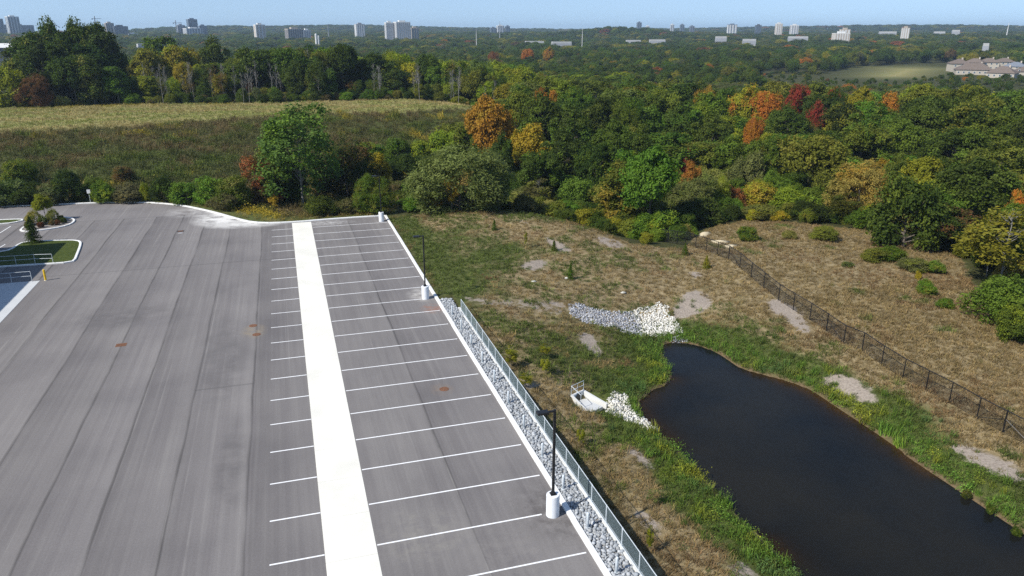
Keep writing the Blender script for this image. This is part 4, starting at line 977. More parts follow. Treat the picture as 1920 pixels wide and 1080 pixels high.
# young spruces and saplings in the meadow
for px, tp, w_, bs, lab in [(927, 411, 13, 432, 'young spruce alone on the upper meadow near the kerb'), (1039, 449, 15, 470, 'young spruce beside the long bare patch'), (1070, 492, 15, 523, 'young spruce in the middle of the meadow with a pale stone'), (1285, 455, 16, 478, 'young spruce beside the black fence'), (1325, 478, 18, 503, 'young yellow-green spruce on a bare mound by the fence')]:
    key('conifer', px, tp, w_, B(bs), 'ygreen' if 'yellow' in lab else 'mid', 'dark', lab, 'spruce')
for px, tp, w_, bs, lab in [(958, 648, 26, 690, 'yellow-green sapling beside the wall shadow'), (1022, 645, 22, 668, 'yellow-green sapling above another in the low meadow'), (1023, 673, 20, 702, 'lime sapling below another in the low meadow'), (985, 700, 28, 726, 'olive-yellow sapling near the wall'), (1090, 805, 18, 836, 'small yellowing sapling below the outlet'), (1219, 985, 14, 1040, 'narrow lime sapling standing by a bare patch'), (985, 432, 8, 466, 'tiny yellow sapling in the upper meadow')]:
    key('thin', px, tp, w_, B(bs), 'ygreen', 'lime', lab, 'sapling', 'sapling')

# --- shrubs along the far kerb at the left, and on the berm
for px, tp, w_, bs, t1, t2, lab in [(15, 338, 70, 384, 'dark', 'grey', 'dark bush at the left end of the kerb hedge'), (60, 342, 60, 383, 'deep', 'dark', 'very dark bush in the kerb hedge beside a grey one'), (95, 345, 50, 382, 'grey', 'dull', 'grey twiggy bush in the kerb hedge'), (125, 318, 52, 380, 'deep', 'dark', 'tall dark bush in the kerb hedge left of the sign'),
    (146, 350, 18, 377, 'yellow', 'ygreen', 'slim yellow shrub left of the white sign'), (195, 340, 44, 378, 'leafy', 'lime', 'fresh green bush right of the white sign'), (240, 345, 55, 377, 'grey', 'dull', 'grey-brown bush in the kerb hedge right of the fresh green one'), (272, 342, 20, 378, 'lime', 'ygreen', 'slender lime sapling at the kerb'),
    (308, 330, 52, 378, 'deep', 'dark', 'round very dark bush at the bend of the kerb'), (350, 340, 60, 380, 'leafy', 'mid', 'wide green reed-like thicket at the kerb bend'), (395, 332, 60, 384, 'mid', 'leafy', 'green thicket behind the kerb bend'), (440, 330, 60, 388, 'mid', 'sage', 'sage-tinted thicket left of the rust-red shrub'), (420, 362, 60, 392, 'dull', 'olive', 'low brown brush at the kerb bend'),
    (230, 310, 40, 345, 'brown', 'grey', 'twiggy brown bush on the berm slope'), (175, 335, 40, 368, 'mid', 'dark', 'mid green bush behind the white sign'), (35, 300, 50, 350, 'mid', 'olive', 'mid green bush low on the berm slope')]:
    key('bush', px, tp, w_, B(bs), t1, t2, lab, 'bush', 'shrub' if 'shrub' in lab or 'sapling' in lab else None, group='hedge along the far kerb')
# --- planting on the island
plant('young_tree', 'round', -33.1, 117.3, 3.7, 2.4, 'ygreen', 'lime', 'young yellow-green street tree on the mulched island', 'tree', None, .09)
def put(kd, x, y, h, w, t1, t2, label, cat, name): return plant(name, kd, x, y, h, w, t1, t2, label, cat, 'plants on the mulched island', .09)
put('willow', -33.9, 115.0, 2.0, 2.1, 'straw', 'olive', 'tall tan ornamental grass on the mulched island', 'grass', 'ornamental_grass')
put('willow', -31.7, 115.6, 1.9, 1.8, 'sage', 'straw', 'tall green ornamental grass on the mulched island', 'grass', 'ornamental_grass')
put('willow', -32.7, 114.4, 1.3, 1.2, 'mid', 'sage', 'smaller green ornamental grass between two tall ones', 'grass', 'ornamental_grass')
for x, y, t1, lab in [(-30.3, 114.9, 'dark', 'small dark shrub at the rounded end of the island'), (-31.0, 116.6, 'dark', 'small dark shrub behind the green grass on the island'), (-31.4, 113.8, 'dull', 'low brownish shrub at the front of the island'), (-30.8, 114.0, 'wine', 'low reddish shrub at the front of the island'), (-32.6, 112.8, 'wine', 'low reddish shrub near the island kerb'), (-34.2, 113.0, 'dull', 'low brownish shrub near the island point'), (-34.5, 113.9, 'dull', 'low brown shrub left of the tan grass'), (-33.6, 112.0, 'mid', 'low green shrub at the island point')]:
    put('bush', x, y, .75, .95, t1, t1, lab, 'shrub', 'shrub')
plant('young_tree', 'conifer', -31.3, 104.4, 3.4, 2.3, 'deep', 'dark', 'young dark conical tree on the shaded lawn island', 'tree', None, .09)

for px, py, hh_, lab in [(1812, 934, .9, 'reed clump standing in the water near the far bank'), (1856, 962, 1.1, 'larger reed clump standing in the water near the far bank'), (1905, 1002, .9, 'reed clump at the water edge by the tan stubble')]:
    q_ = W(px, py, WATER); plant('reeds', 'willow', q_[0], q_[1], hh_ * .75, .6, 'dark', 'olive', lab, 'reeds', None, WATER - .1)
# ------------------------------------------------------------------ scattered ground cover (kind = stuff)
def proto_coll(name, meshes):
    c = bpy.data.collections.new(name)
    for i, me in enumerate(meshes):
        o = bpy.data.objects.new('%s_%02d' % (name, i), me); c.objects.link(o)
    return c
def scatter(name, coll, nproto, P, scl, tint, tint2, label, cat, tilt=.12, idxs=None):
    n = len(P); me = bpy.data.meshes.new(name); me.vertices.add(n); me.vertices.foreach_set('co', np.asarray(P, np.float32).ravel()); me.update()
    rot = np.stack([rng.normal(0, tilt, n), rng.normal(0, tilt, n), rng.uniform(0, 6.283, n)], -1)
    add_attr(me, 'rot', 'FLOAT_VECTOR', 'POINT', rot, 'vector'); add_attr(me, 'scl', 'FLOAT_VECTOR', 'POINT', scl, 'vector')
    add_attr(me, 'idx', 'INT', 'POINT', rng.integers(0, nproto, n) if idxs is None else idxs)
    add_attr(me, 'tint', 'FLOAT_COLOR', 'POINT', np.c_[tint, np.ones(n)], 'color'); add_attr(me, 'tint2', 'FLOAT_COLOR', 'POINT', np.c_[tint2, np.ones(n)], 'color')
    o = link(name, me); tag(o, label, cat, kind='stuff')
    ng = bpy.data.node_groups.new(name, 'GeometryNodeTree')
    ng.interface.new_socket('Geometry', in_out='INPUT', socket_type='NodeSocketGeometry'); ng.interface.new_socket('Geometry', in_out='OUTPUT', socket_type='NodeSocketGeometry')
    gi = ng.nodes.new('NodeGroupInput'); go = ng.nodes.new('NodeGroupOutput'); iop = ng.nodes.new('GeometryNodeInstanceOnPoints'); ci = ng.nodes.new('GeometryNodeCollectionInfo')
    ci.inputs['Collection'].default_value = coll; ci.inputs['Separate Children'].default_value = True; ci.inputs['Reset Children'].default_value = True
    iop.inputs['Pick Instance'].default_value = True
    def na(nm, ty): q = ng.nodes.new('GeometryNodeInputNamedAttribute'); q.data_type = ty; q.inputs[0].default_value = nm; return q.outputs[0]
    er = ng.nodes.new('FunctionNodeEulerToRotation'); L_ = ng.links.new
    L_(gi.outputs[0], iop.inputs['Points']); L_(ci.outputs[0], iop.inputs['Instance']); L_(na('idx', 'INT'), iop.inputs['Instance Index'])
    L_(na('rot', 'FLOAT_VECTOR'), er.inputs[0]); L_(er.outputs[0], iop.inputs['Rotation']); L_(na('scl', 'FLOAT_VECTOR'), iop.inputs['Scale']); L_(iop.outputs[0], go.inputs[0])
    md = o.modifiers.new('scatter', 'NODES'); md.node_group = ng
    return o
def tuft_mesh(nb, h, rad, wid, lean=.5, bend=.35):
    """a tuft of bent blades"""
    vs_, fs, lv = [], [], []
    for i in range(nb):
        a = rng.uniform(0, 6.28); r = rad * math.sqrt(rng.random()); x, y = r * math.cos(a), r * math.sin(a); hh = h * rng.uniform(.5, 1.15); la = rng.uniform(0, 6.28); ln = hh * lean * rng.uniform(.3, 1)
        px, py = math.cos(la + 1.57) * wid, math.sin(la + 1.57) * wid; dx, dy = math.cos(la) * ln, math.sin(la) * ln
        b = len(vs_); vs_ += [(x - px, y - py, -.03), (x + px, y + py, -.03), (x + dx * .4 + px * .8, y + dy * .4 + py * .8, hh * .6), (x + dx * .4 - px * .8, y + dy * .4 - py * .8, hh * .6), (x + dx + px * .2, y + dy + py * .2, hh * (1 - bend * .3)), (x + dx - px * .2, y + dy - py * .2, hh * (1 - bend * .3))]
        fs += [(b, b + 1, b + 2, b + 3), (b + 3, b + 2, b + 4, b + 5)]; t = rng.random(); lv += [t, t]
    me = mesh_np('tuft', vs_, faces=fs, m='blade'); add_attr(me, 'leaf', 'FLOAT', 'FACE', lv); return me
def weed_mesh(nl, h, rad, leaf):
    c = rng.normal(size=(nl, 3)) * np.array([rad * .5, rad * .5, h * .28]) + np.array([0, 0, h * .45]); c[:, 2] = np.abs(c[:, 2])
    v = leaf_quads(c, np.array([0, 0, .7]) + rng.normal(size=(nl, 3)) * .6, rng.uniform(.6, 1.3, nl) * leaf, .5)
    me = mesh_np('weed', v, quads=np.arange(len(v)).reshape(-1, 4), m='blade'); add_attr(me, 'leaf', 'FLOAT', 'FACE', np.clip(rng.normal(.5, .2, nl), 0, 1)); return me
grass_c = proto_coll('grass_proto', [tuft_mesh(26, .34, .26, .014, .9) for _ in range(5)])
weed_c = proto_coll('weed_proto', [weed_mesh(110, .6, .55, .055) for _ in range(4)] + [tuft_mesh(40, .8, .35, .018, .6) for _ in range(2)])
def mixc(a, b, f): return a * (1 - f[:, None]) + b * f[:, None]
A3 = lambda k: np.array(TINT[k])[None]
def stones_free(x, y):
    f = np.ones(x.size, bool)
    f &= np.hypot(x - OUT[0] - .2 * ODIR[0], y - OUT[1] - .2 * ODIR[1]) > 1.75
    for p in (SPG, SPW, SPO): f &= ~(inpoly(x, y, p) & (dpoly(x, y, p) > .25))
    return f
def meadow_points(s, x0, x1, y0_, y1, dens=None):
    x, y = jgrid(x0, x1, y0_, y1, s, .5); m_ = masks(x, y); ok = m_['op'] & ~m_['inp'] & (m_['pd'] > .15) & ((x > 14.98) | (y > 69.8)) & (x > 13.42)
    ok &= (m_['soil'] + (fbm(x / .8, y / .8, 61, 2) - .5) * 1.5 < .5) | (rng.random(x.size) < .07)
    px, py = project(x, y, np.full(x.size, -1.5)); ok &= (px > -150) & (px < 2080) & (py < 1180)
    x, y = x[ok], y[ok]; k = stones_free(x, y); x, y = x[k], y[k]
    return x, y, masks(x, y)
xs_, ys_, gs_ = [], [], []
for s, y0_, y1 in ((.42, 14, 62), (.55, 62, 112)):
    x, y, m_ = meadow_points(s, 13.4, 100, y0_, y1); xs_.append(x); ys_.append(y); gs_.append(m_['green'])
x, y, g = np.concatenate(xs_), np.concatenate(ys_), np.concatenate(gs_)
n = x.size; nf = fbm(x / 2.2, y / 2.2, 41, 4); nf2 = fbm(x / .9, y / .9, 51, 2)
gf = sstep(.38, .62, g * .8 + .25 * (x < 43) + (nf - .5) * 1.5); tn = mixc(np.array([[.215, .150, .070]]) * (.65 + .85 * nf2)[:, None], np.array([[.088, .112, .026]]) * (.7 + .6 * nf2)[:, None], gf)
red = sstep(.58, .72, fbm(x / 5, y / 5, 71, 3))[:, None] * (1 - gf)[:, None]; tn = tn * (1 - red * .55) + np.array([[.17, .095, .05]]) * red * .55
tn *= np.exp(rng.normal(0, .16, (n, 1)))
sc = rng.uniform(.55, 1.15, n) * (.75 + .5 * nf); P = np.c_[x, y, zt(x, y)]
scatter('meadow_grass', grass_c, 5, P, np.stack([sc * 1.35, sc * 1.35, sc * rng.uniform(.6, 1.1, n)], -1), tn, tn * np.array([[.9, 1.05, .8]]), 'dry tan and green grass of the meadow and the field', 'grass', .2)
# lush weeds: along the pond, green clumps in the meadow
x, y, m_ = meadow_points(.5, 14.9, 80, 12, 106); d = m_['pd']
kerbside = np.exp(-((x - 15.5) / 3.0) ** 2) * (y > 60)
prob = (1 - .97 * kerbside) * (1.15 * np.exp(-np.maximum(d - .9, 0) ** 2 / 5.5) + .55 * sstep(.62, .9, m_['green'] * .6 + (fbm(x / 2.6, y / 2.6, 83, 3) - .5) * 1.6))
k = rng.random(x.size) < prob; x, y, d = x[k], y[k], d[k]; n = x.size; q = fbm(x / 1.6, y / 1.6, 91, 3)
lushf = np.exp(-d / 3.5)
tn = mixc(np.array([[.072, .112, .024]]), np.array([[.105, .195, .030]]), np.clip(lushf * 1.2, 0, 1)); yl = sstep(.55, .72, q)[:, None] * lushf[:, None]; tn = tn * (1 - yl) + np.array([[.24, .25, .03]]) * yl
bl = sstep(.55, .7, fbm(x / 3, y / 3, 97, 2))[:, None]; tn = tn * (1 - .5 * bl) + np.array([[.065, .11, .055]]) * .5 * bl
tn *= np.exp(rng.normal(0, .18, (n, 1))); sc = rng.uniform(.45, .95, n) * (.6 + .5 * lushf + .3 * q)
scatter('pond_weeds', weed_c, 6, np.c_[x, y, zt(x, y) - .03], np.stack([sc, sc, sc * rng.uniform(.7, 1.2, n)], -1), tn, tn * np.array([[1.1, 1.0, .8]]), 'lush green weeds along the pond and in damp spots of the meadow', 'weeds', .15)
# berm slope: dense dark weeds, goldenrod; plateau grass
x, y = jgrid(-90, 55, 106, 200, .95, .5); sl = inpoly(x, y, slope_poly) & (dpoly(x, y, far_kerb, False) > .8); px, py = project(x, y, zt(x, y)); sl &= (px > -120) & (px < 1050)
x, y = x[sl], y[sl]; n = x.size; q = fbm(x / 6, y / 4, 101, 4); q2 = fbm(x / 4.5, y / 3, 103, 3); q3 = fbm(x / 11, y / 5, 107, 3); kd = dpoly(x, y, far_kerb, False)
br = sstep(.48, .62, q)[:, None]; tn = np.array([[.060, .068, .022]]) * (1 - br) + np.array([[.105, .080, .036]]) * br
up = sstep(150, 188, y - np.clip(x, -10, 50) * .3)[:, None]; tn = tn * (1 - up * .35) + np.array([[.15, .11, .05]]) * up * .35
gr = sstep(.56, .66, q2)[:, None]; tn = tn * (1 - gr * .8) + np.array([[.075, .100, .018]]) * gr * .8
yl = (sstep(.60, .70, q3) * sstep(.5, .7, q2))[:, None]; tn = tn * (1 - yl) + np.array([[.27, .21, .03]]) * yl
kb = (kd < 5) & (x > -14); tn[kb] = np.array([.16, .125, .04]) * np.exp(rng.normal(0, .2, (kb.sum(), 1)))
kg = (kd > 2.2) & (kd < 6) & (x > -12) & (x < -1) & (y > 100); tn[kg] = np.array([.26, .20, .025])
tn *= 1.35 * np.exp(rng.normal(0, .17, (n, 1))); sc = rng.uniform(1.2, 2.2, n) * (.6 + .8 * q2) * np.where(kd < 3.5, .5, 1)
scatter('slope_weeds', weed_c, 6, np.c_[x, y, zt(x, y) - .05], np.stack([sc, sc, sc * rng.uniform(.6, 1.1, n)], -1), tn, tn * .9, 'dark tangled weeds and goldenrod covering the berm slope', 'weeds', .2)
x, y = jgrid(-110, 66, 170, 242, 1.25, .5); fl = inpoly(x, y, field_poly); px, py = project(x, y, zt(x, y)); fl &= (px > -120); x, y = x[fl], y[fl]; n = x.size
q = fbm(x / 12, y / 6, 111, 4); q2 = fbm(x / 3, y / 3, 113, 3); edge = dpoly(x, y, np.array([(62, 221), (42, 227), (-6, 232), (-41, 239), (-72, 237), (-180, 240)]), False)
tn = mixc(np.array([[.33, .265, .115]]), np.array([[.235, .25, .075]]), sstep(.42, .62, q)) * (.75 + .5 * q2)[:, None]; yl = (sstep(.5, .62, q2) * (edge < 9) * (x < -10))[:, None]; tn = tn * (1 - yl) + np.array([[.26, .21, .04]]) * yl
tn *= np.exp(rng.normal(0, .1, (n, 1))); sc = rng.uniform(1.0, 1.7, n)
scatter('field_grass', grass_c, 5, np.c_[x, y, zt(x, y)], np.stack([sc * 1.6, sc * 1.6, sc], -1), tn, tn, 'pale golden grass on top of the berm', 'grass', .2)

# ================================================================== WOODS
ANAMES = [('bright orange maple', 'orange maple'), ('rounded yellow tree right', 'rounded yellow tree'), ('big yellow maple turning', 'big yellow maple'), ('deep red top', 'red-topped tree'), ('large straw-yellow willow', 'straw-yellow willow'), ('silvery grey willow', 'silvery willow'), ('tall bright green tree at the corner', 'tall tree by the fence corner'),
          ('small orange-red tree standing', 'small orange-red tree'), ('orange tree at the right end', 'orange tree'), ('airy yellow-green tree', 'airy yellow-green tree'), ('orange crown among olive', 'orange crown'), ('big rounded sage-green', 'big sage willow'), ('small rust-orange', 'rust-orange tree'), ('broad very dark tree at the edge of the dry', 'very dark tree'),
          ('lighter green tree with pale', 'tall cottonwoods'), ('golden-topped', 'golden-topped tree'), ('broad yellow-green crown', 'yellow-green crown'), ('thin orange tree at', 'thin orange tree'), ('very dark spreading', 'spreading dark tree'), ('yellow-topped tree', 'yellow-topped tree'), ('lime round tree', 'lime round tree'), ('dark rounded crown', 'dark rounded crown'), ('orange-topped tree above', 'orange-topped tree')]
def anchors(): return [(n_, x, y) for sub, n_ in ANAMES for l_, x, y in ANCH if sub in l_]
def neigh(x, y, al):
    al = sorted(al, key=lambda q: math.hypot(q[1] - x, q[2] - y)); a, b = al[0], al[1]
    ux, uy = x - a[1], y - a[2]; vx, vy = b[1] - a[1], b[2] - a[2]
    c = (ux * vx + uy * vy) / (math.hypot(ux, uy) * math.hypot(vx, vy) + 1e-6)
    return 'by the %s, %s the %s' % (a[0], 'toward' if c > .5 else ('away from' if c < -.3 else 'aside from'), b[0])
def azpos(px, D):
    r = ray(px, 63); a = math.atan2(r[0], r[1]); return D * math.sin(a), D * math.cos(a)
def keyd(kd, px, top, wpx, D, t1, t2, label, group=None): return key(kd, px, top, wpx, Dd(D), t1, t2, label, group=group)
# tall dark cottonwoods at the left end of the field
COT = ['slender dark cottonwood next to the outer edge of the tall clump', 'highest broad cottonwood of the tall clump', 'broad cottonwood with two-pronged top amid the tall clump', 'broad cottonwood on the town side of the tall clump', 'slender very dark cottonwood at the town side edge of the clump', 'lower dark cottonwood behind the dark reddish bush', 'lower dark cottonwood amid the front of the tall clump', 'slender dark cottonwood behind the lighter pale-trunked tree', 'slender cottonwood at the outer edge of the clump beside the shed']
for px, tp, w_, D_, kd, t1, t2 in [(50, 62, 60, 262, 'tall', 'dark', 'olive'), (92, 36, 66, 266, 'oak', 'dark', 'olive'), (135, 37, 66, 270, 'oak', 'dark', 'mid'), (175, 44, 70, 268, 'oak', 'dark', 'olive'), (200, 62, 60, 262, 'tall', 'deep', 'dark'), (70, 80, 70, 254, 'oak', 'deep', 'dark'), (120, 78, 70, 256, 'oak', 'deep', 'mid'), (165, 85, 66, 256, 'tall', 'deep', 'dark'), (30, 72, 50, 270, 'tall', 'dark', 'mid')]:
    keyd(kd, px, tp, w_, D_, t1, t2, COT.pop(0), 'tall cottonwood clump')
for px, tp, w_, D_, kd, t1, t2, lab in [(60, 140, 50, 246, 'willow', 'wine', 'brown', 'dark reddish bush below the tall cottonwoods'), (165, 105, 50, 247, 'tall', 'mid', 'sage', 'lighter green tree with pale trunk in front of the cottonwoods'), (215, 125, 44, 246, 'tall', 'mid', 'leafy', 'mid green conical tree right of the cottonwoods'), (15, 125, 60, 250, 'bush', 'ygreen', 'lime', 'yellow-green bush left of the cottonwoods'), (130, 105, 60, 249, 'oak', 'dark', 'deep', 'dark tree low in front of the cottonwoods'),
    (345, 118, 34, 252, 'round', 'gold', 'olive', 'golden-topped tree among the bare grey stems'), (468, 152, 14, 246, 'thin', 'orange', 'gold', 'thin orange tree at the edge of the field'), (330, 86, 70, 290, 'oak', 'ygreen', 'lime', 'broad yellow-green crown behind the bare stems'), (270, 92, 60, 285, 'oak', 'olive', 'ygreen', 'olive crown right of the cottonwoods'), (300, 70, 60, 320, 'tall', 'mid', 'leafy', 'fresh green tree rising above the yellow-green crown'), (395, 70, 60, 310, 'oak', 'dark', 'mid', 'dark rounded crown above the bare stems'),
    (700, 100, 90, 255, 'oak', 'deep', 'dark', 'very dark spreading tree at the field edge'), (740, 130, 60, 250, 'oak', 'deep', 'dark', 'dark low tree beside the spreading one'), (845, 155, 40, 246, 'round', 'ygreen', 'olive', 'yellow-green round bush-like tree at the field edge'), (912, 153, 40, 246, 'round', 'lime', 'mid', 'lime round tree at the right end of the field edge'), (770, 118, 46, 262, 'round', 'yellow', 'lime', 'yellow-topped tree behind the field edge'),
    (925, 97, 20, 600, 'round', 'rust', 'brown', 'rust crown in the far canopy left of the orange one'), (990, 92, 24, 620, 'round', 'orange', 'rust', 'orange-pink crown in the far canopy'), (1030, 88, 22, 660, 'round', 'gold', 'orange', 'golden crown behind the orange-pink one'), (1015, 165, 30, 215, 'round', 'orange', 'olive', 'orange-topped tree above the dense dark trees'), (1035, 170, 24, 212, 'round', 'orange', 'gold', 'smaller orange top beside the orange-topped tree')]:
    keyd(kd, px, tp, w_, D_, t1, t2, lab)
KA = np.array(KEYS)
def free_of_keys(x, y, f=1.0):
    ok = np.ones(x.size, bool)
    for kx, ky, kr in KA: ok &= np.hypot(x - kx, y - ky) > kr * f + 1.0
    return ok
x, y = jgrid(-170, 380, 60, 440, 6.3, .45)
D_ = np.hypot(x, y); px, _ = project(x, y, np.full(x.size, 10.0))
m_ = masks(x, y); ok = (m_['wood'] > .5) & (D_ > 96) & (D_ < 430) & (px > -130) & (px < 2060) & ~inpoly(x, y, lot_poly) & free_of_keys(x, y, .85)
ok &= dpoly(x, y, open_poly) > 3.0
ok &= dpoly(x, y, rfield_poly) > 4
ok &= ~((px > 1780) & (D_ > 400))
ok &= ~((px < 40) & (D_ > 275))
x, y, D_, px = x[ok], y[ok], D_[ok], px[ok]; n = x.size
h = 6.5 + 9.5 * rng.random(n) ** .8; w_ = h * rng.uniform(.5, 1.05, n); KD = np.array(['round'] * n, dtype=object)
KD[rng.random(n) < .45] = 'oak'; KD[rng.random(n) < .18] = 'tall'; KD[rng.random(n) < .07] = 'thin'; KD[rng.random(n) < .06] = 'willow'
zoneA = (px < 985) & (D_ > 225); fe = dpoly(x, y, field_poly)
h[zoneA] = rng.uniform(11.5, 16.5, zoneA.sum()) * np.where(D_[zoneA] > 340, .8, 1); w_[zoneA] = h[zoneA] * rng.uniform(.55, .8, zoneA.sum())
edge_ = zoneA & (fe < 13); KD[edge_] = rng.choice(['bare', 'thin', 'tall', 'thin', 'bare', 'bush'], edge_.sum()); h[edge_] = rng.uniform(7.5, 12, edge_.sum()); w_[edge_] = h[edge_] * rng.uniform(.42, .62, edge_.sum())
eb = edge_ & (KD == 'bush'); h[eb] = rng.uniform(3, 5, eb.sum()); w_[eb] = h[eb] * 1.2
scrub = (px > 1190) & (D_ > 262); KD[scrub] = rng.choice(['willow', 'bush', 'willow', 'willow', 'round'], scrub.sum()); h[scrub] = rng.uniform(3.0, 5.8, scrub.sum()); w_[scrub] = rng.uniform(6.5, 10.5, scrub.sum())
mids = (px > 985) & (px <= 1190) & (D_ > 262); h[mids] = rng.uniform(7, 11, mids.sum()); w_[mids] = h[mids] * rng.uniform(.8, 1.1, mids.sum())
front = ~zoneA & (D_ < 135); h[front] = rng.uniform(4.5, 8.0, front.sum()); w_[front] = h[front] * rng.uniform(.7, 1.1, front.sum()); KD[front] = rng.choice(['bush', 'round', 'willow', 'thin', 'round'], front.sum())
lowl = (px < 35) & (D_ < 300); h[lowl] = rng.uniform(2.5, 5, lowl.sum()); KD[lowl] = 'bush'; w_[lowl] = 5
pal_wood = ['dark', 'mid', 'olive', 'dark', 'olive', 'mid', 'mid', 'leafy', 'ygreen', 'olive', 'dark', 'sage', 'lime']
pal_front = ['leafy', 'mid', 'olive', 'sage', 'lime', 'mid', 'dark', 'straw', 'leafy', 'dull']
pal_scrub = ['grey', 'grey', 'sage', 'olive', 'dark', 'mid', 'dull', 'ygreen', 'grey']
big_n = fbm(x / 35, y / 35, 131, 3)
ti = np.empty(n, dtype=object); tj = np.empty(n, dtype=object)
for i in range(n):
    if scrub[i]: a = pal_scrub[int(np.clip(big_n[i] * 1.7 - .35 + rng.normal(0, .28), 0, .999) * len(pal_scrub))]
    elif front[i]: a = pal_front[int(rng.integers(0, 10))]
    else: a = pal_wood[int(np.clip(big_n[i] * 1.8 - .4 + rng.normal(0, .3), 0, .999) * len(pal_wood))]
    if KD[i] in ('bare',): a = rng.choice(['dull', 'grey', 'brown', 'olive'])
    u = rng.random()
    if u < .008: a = rng.choice(['orange', 'rust', 'gold'])
    elif u < .022: a = rng.choice(['gold', 'ygreen', 'brown', 'yellow'])
    ti[i] = a; tj[i] = rng.choice(['mid', 'dark', 'olive', a, a]) if not scrub[i] else rng.choice(['grey', 'sage', a])
# nothing grows in front of the trees that stand out: lower what would hide their crowns
z = zt(x, y); hmax = h.copy()
for kpx, ktop, kw, kD, kh in KVIEW:
    vis = ktop + min(kh * .62, kw * .85); ppx, _ = project(x, y, z + h * .8); wp = w_ * FPX / D_
    m2 = (D_ < kD - 1) & (np.abs(ppx - kpx) < wp * .40 + kw * .40)
    r_ = ray(kpx, vis); tz = CAMH + r_[2] / math.hypot(r_[0], r_[1]) * D_
    hmax = np.where(m2, np.minimum(hmax, np.maximum(tz - z, 1.2)), hmax)
# the grassy berm stays in sight above the trees at its foot
m2 = (D_ < 228) & (px < 930); r_ = ray(600, 232); hmax = np.where(m2, np.minimum(hmax, np.maximum(CAMH + r_[2] / math.hypot(r_[0], r_[1]) * D_ - z, 1.2)), hmax)
sq = hmax / h; w_ = w_ * np.clip(sq * 1.4, .35, 1); KD[sq < .45] = 'bush'; h = hmax
ppx, ppy = project(x, y, z + h); inview = (ppx > -20) & (ppx < 1940)
app = h * w_ / D_ ** 2 * inview
order = np.argsort(-app); NSINGLE = 205
zone_txt = np.where(zoneA, 'in the wood behind the grassy berm', np.where(scrub, 'in the low scrub before the far field', np.where(front, 'at the near edge of the wood behind the meadow', 'in the wood beyond the meadow')))
kd_txt = {'round': 'rounded', 'oak': 'broad', 'tall': 'slender', 'willow': 'willowy', 'bush': 'bushy', 'thin': 'sparse', 'bare': 'nearly bare grey-stemmed'}
al_ = anchors()
for i in order[:NSINGLE]:
    lab = '%s %s %s tree %s' % ('tall' if h[i] > 12.5 else ('low' if h[i] < 7 else 'mid-sized'), kd_txt[KD[i]], CNAME[ti[i]], neigh(x[i], y[i], al_))
    if len(lab.split()) > 16: lab = lab.split(' ', 1)[1]
    if len(lab.split()) > 16: lab = lab.split(' ', 1)[1]
    if len(lab.split()) > 16: lab = lab.split(', ')[0]
    plant('tree', KD[i], x[i], y[i], h[i], w_[i], ti[i], tj[i], lab, 'tree', 'trees of the woods')
rest = order[NSINGLE:]
PR = ['round', 'round', 'round', 'oak', 'oak', 'tall', 'tall', 'willow', 'willow', 'bush', 'bush', 'bush', 'thin', 'thin']
wood_c = bpy.data.collections.new('wood_proto'); 
_first = {}; _i = 0; _pm = []
for kk_ in ['round', 'oak', 'tall', 'willow', 'bush', 'thin', 'bare']:
    _first[kk_] = (_i, len(KIND[kk_][0]))
    for me in KIND[kk_][0]: _pm.append(me); _i += 1
_first['stem'] = (_i, 1); _pm.append(T_bare); _i += 1
for i, me in enumerate(_pm): wood_c.objects.link(bpy.data.objects.new('wood_proto_%02d' % i, me))
def pidx(kd): return np.array([_first[q][0] + int(rng.integers(0, _first[q][1])) for q in kd])
PS, SS, T1, T2, IX = [], [], [], [], []
def put_wood(x, y, z, h, w_, kd, t1, t2):
    PS.append(np.c_[x, y, z - .05]); SS.append(np.stack([w_, w_, h], -1)); T1.append(np.array(t1)); T2.append(np.array(t2)); IX.append(pidx(kd))
put_wood(x[rest], y[rest], z[rest], h[rest], w_[rest], KD[rest], [jit(q) for q in ti[rest]], [jit(q) for q in tj[rest]])
# grey stems standing among the trees at the edge of the wood
bs = np.where(edge_ & (rng.random(n) < .45))[0]; q = rng.normal(0, 1.6, (2, bs.size * 2)); bx_ = np.repeat(x[bs], 2) + q[0]; by_ = np.repeat(y[bs], 2) + q[1]; hh = rng.uniform(8, 12.5, bx_.size)
put_wood(bx_, by_, zt(bx_, by_), hh, hh * .55, ['stem'] * bx_.size, np.tile(TINT['grey'], (bx_.size, 1)), np.tile(TINT['grey'], (bx_.size, 1)))
# undergrowth between the trees
ux, uy = jgrid(-120, 240, 20, 300, 3.4, .5); um = masks(ux, uy); up, _ = project(ux, uy, np.zeros(ux.size)); uD = np.hypot(ux, uy)
k = (um['wood'] > .5) & (up > -80) & (up < 2020) & (uD > 68) & (uD < 300) & ~inpoly(ux, uy, lot_poly) & (dpoly(ux, uy, open_poly) > 1.2) & ((ux > 16) | (uy > 108)); ux, uy = ux[k], uy[k]; un_ = ux.size; hh = rng.uniform(1.2, 3.2, un_)
uc = [rng.choice(['dark', 'mid', 'olive', 'dull', 'deep', 'leafy', 'ygreen', 'straw'], p=[.2, .22, .16, .1, .1, .12, .06, .04]) for _ in range(un_)]
put_wood(ux, uy, zt(ux, uy), hh, hh * rng.uniform(1.1, 1.9, un_), ['bush'] * un_, [jit(q) for q in uc], [jit(q) for q in uc])
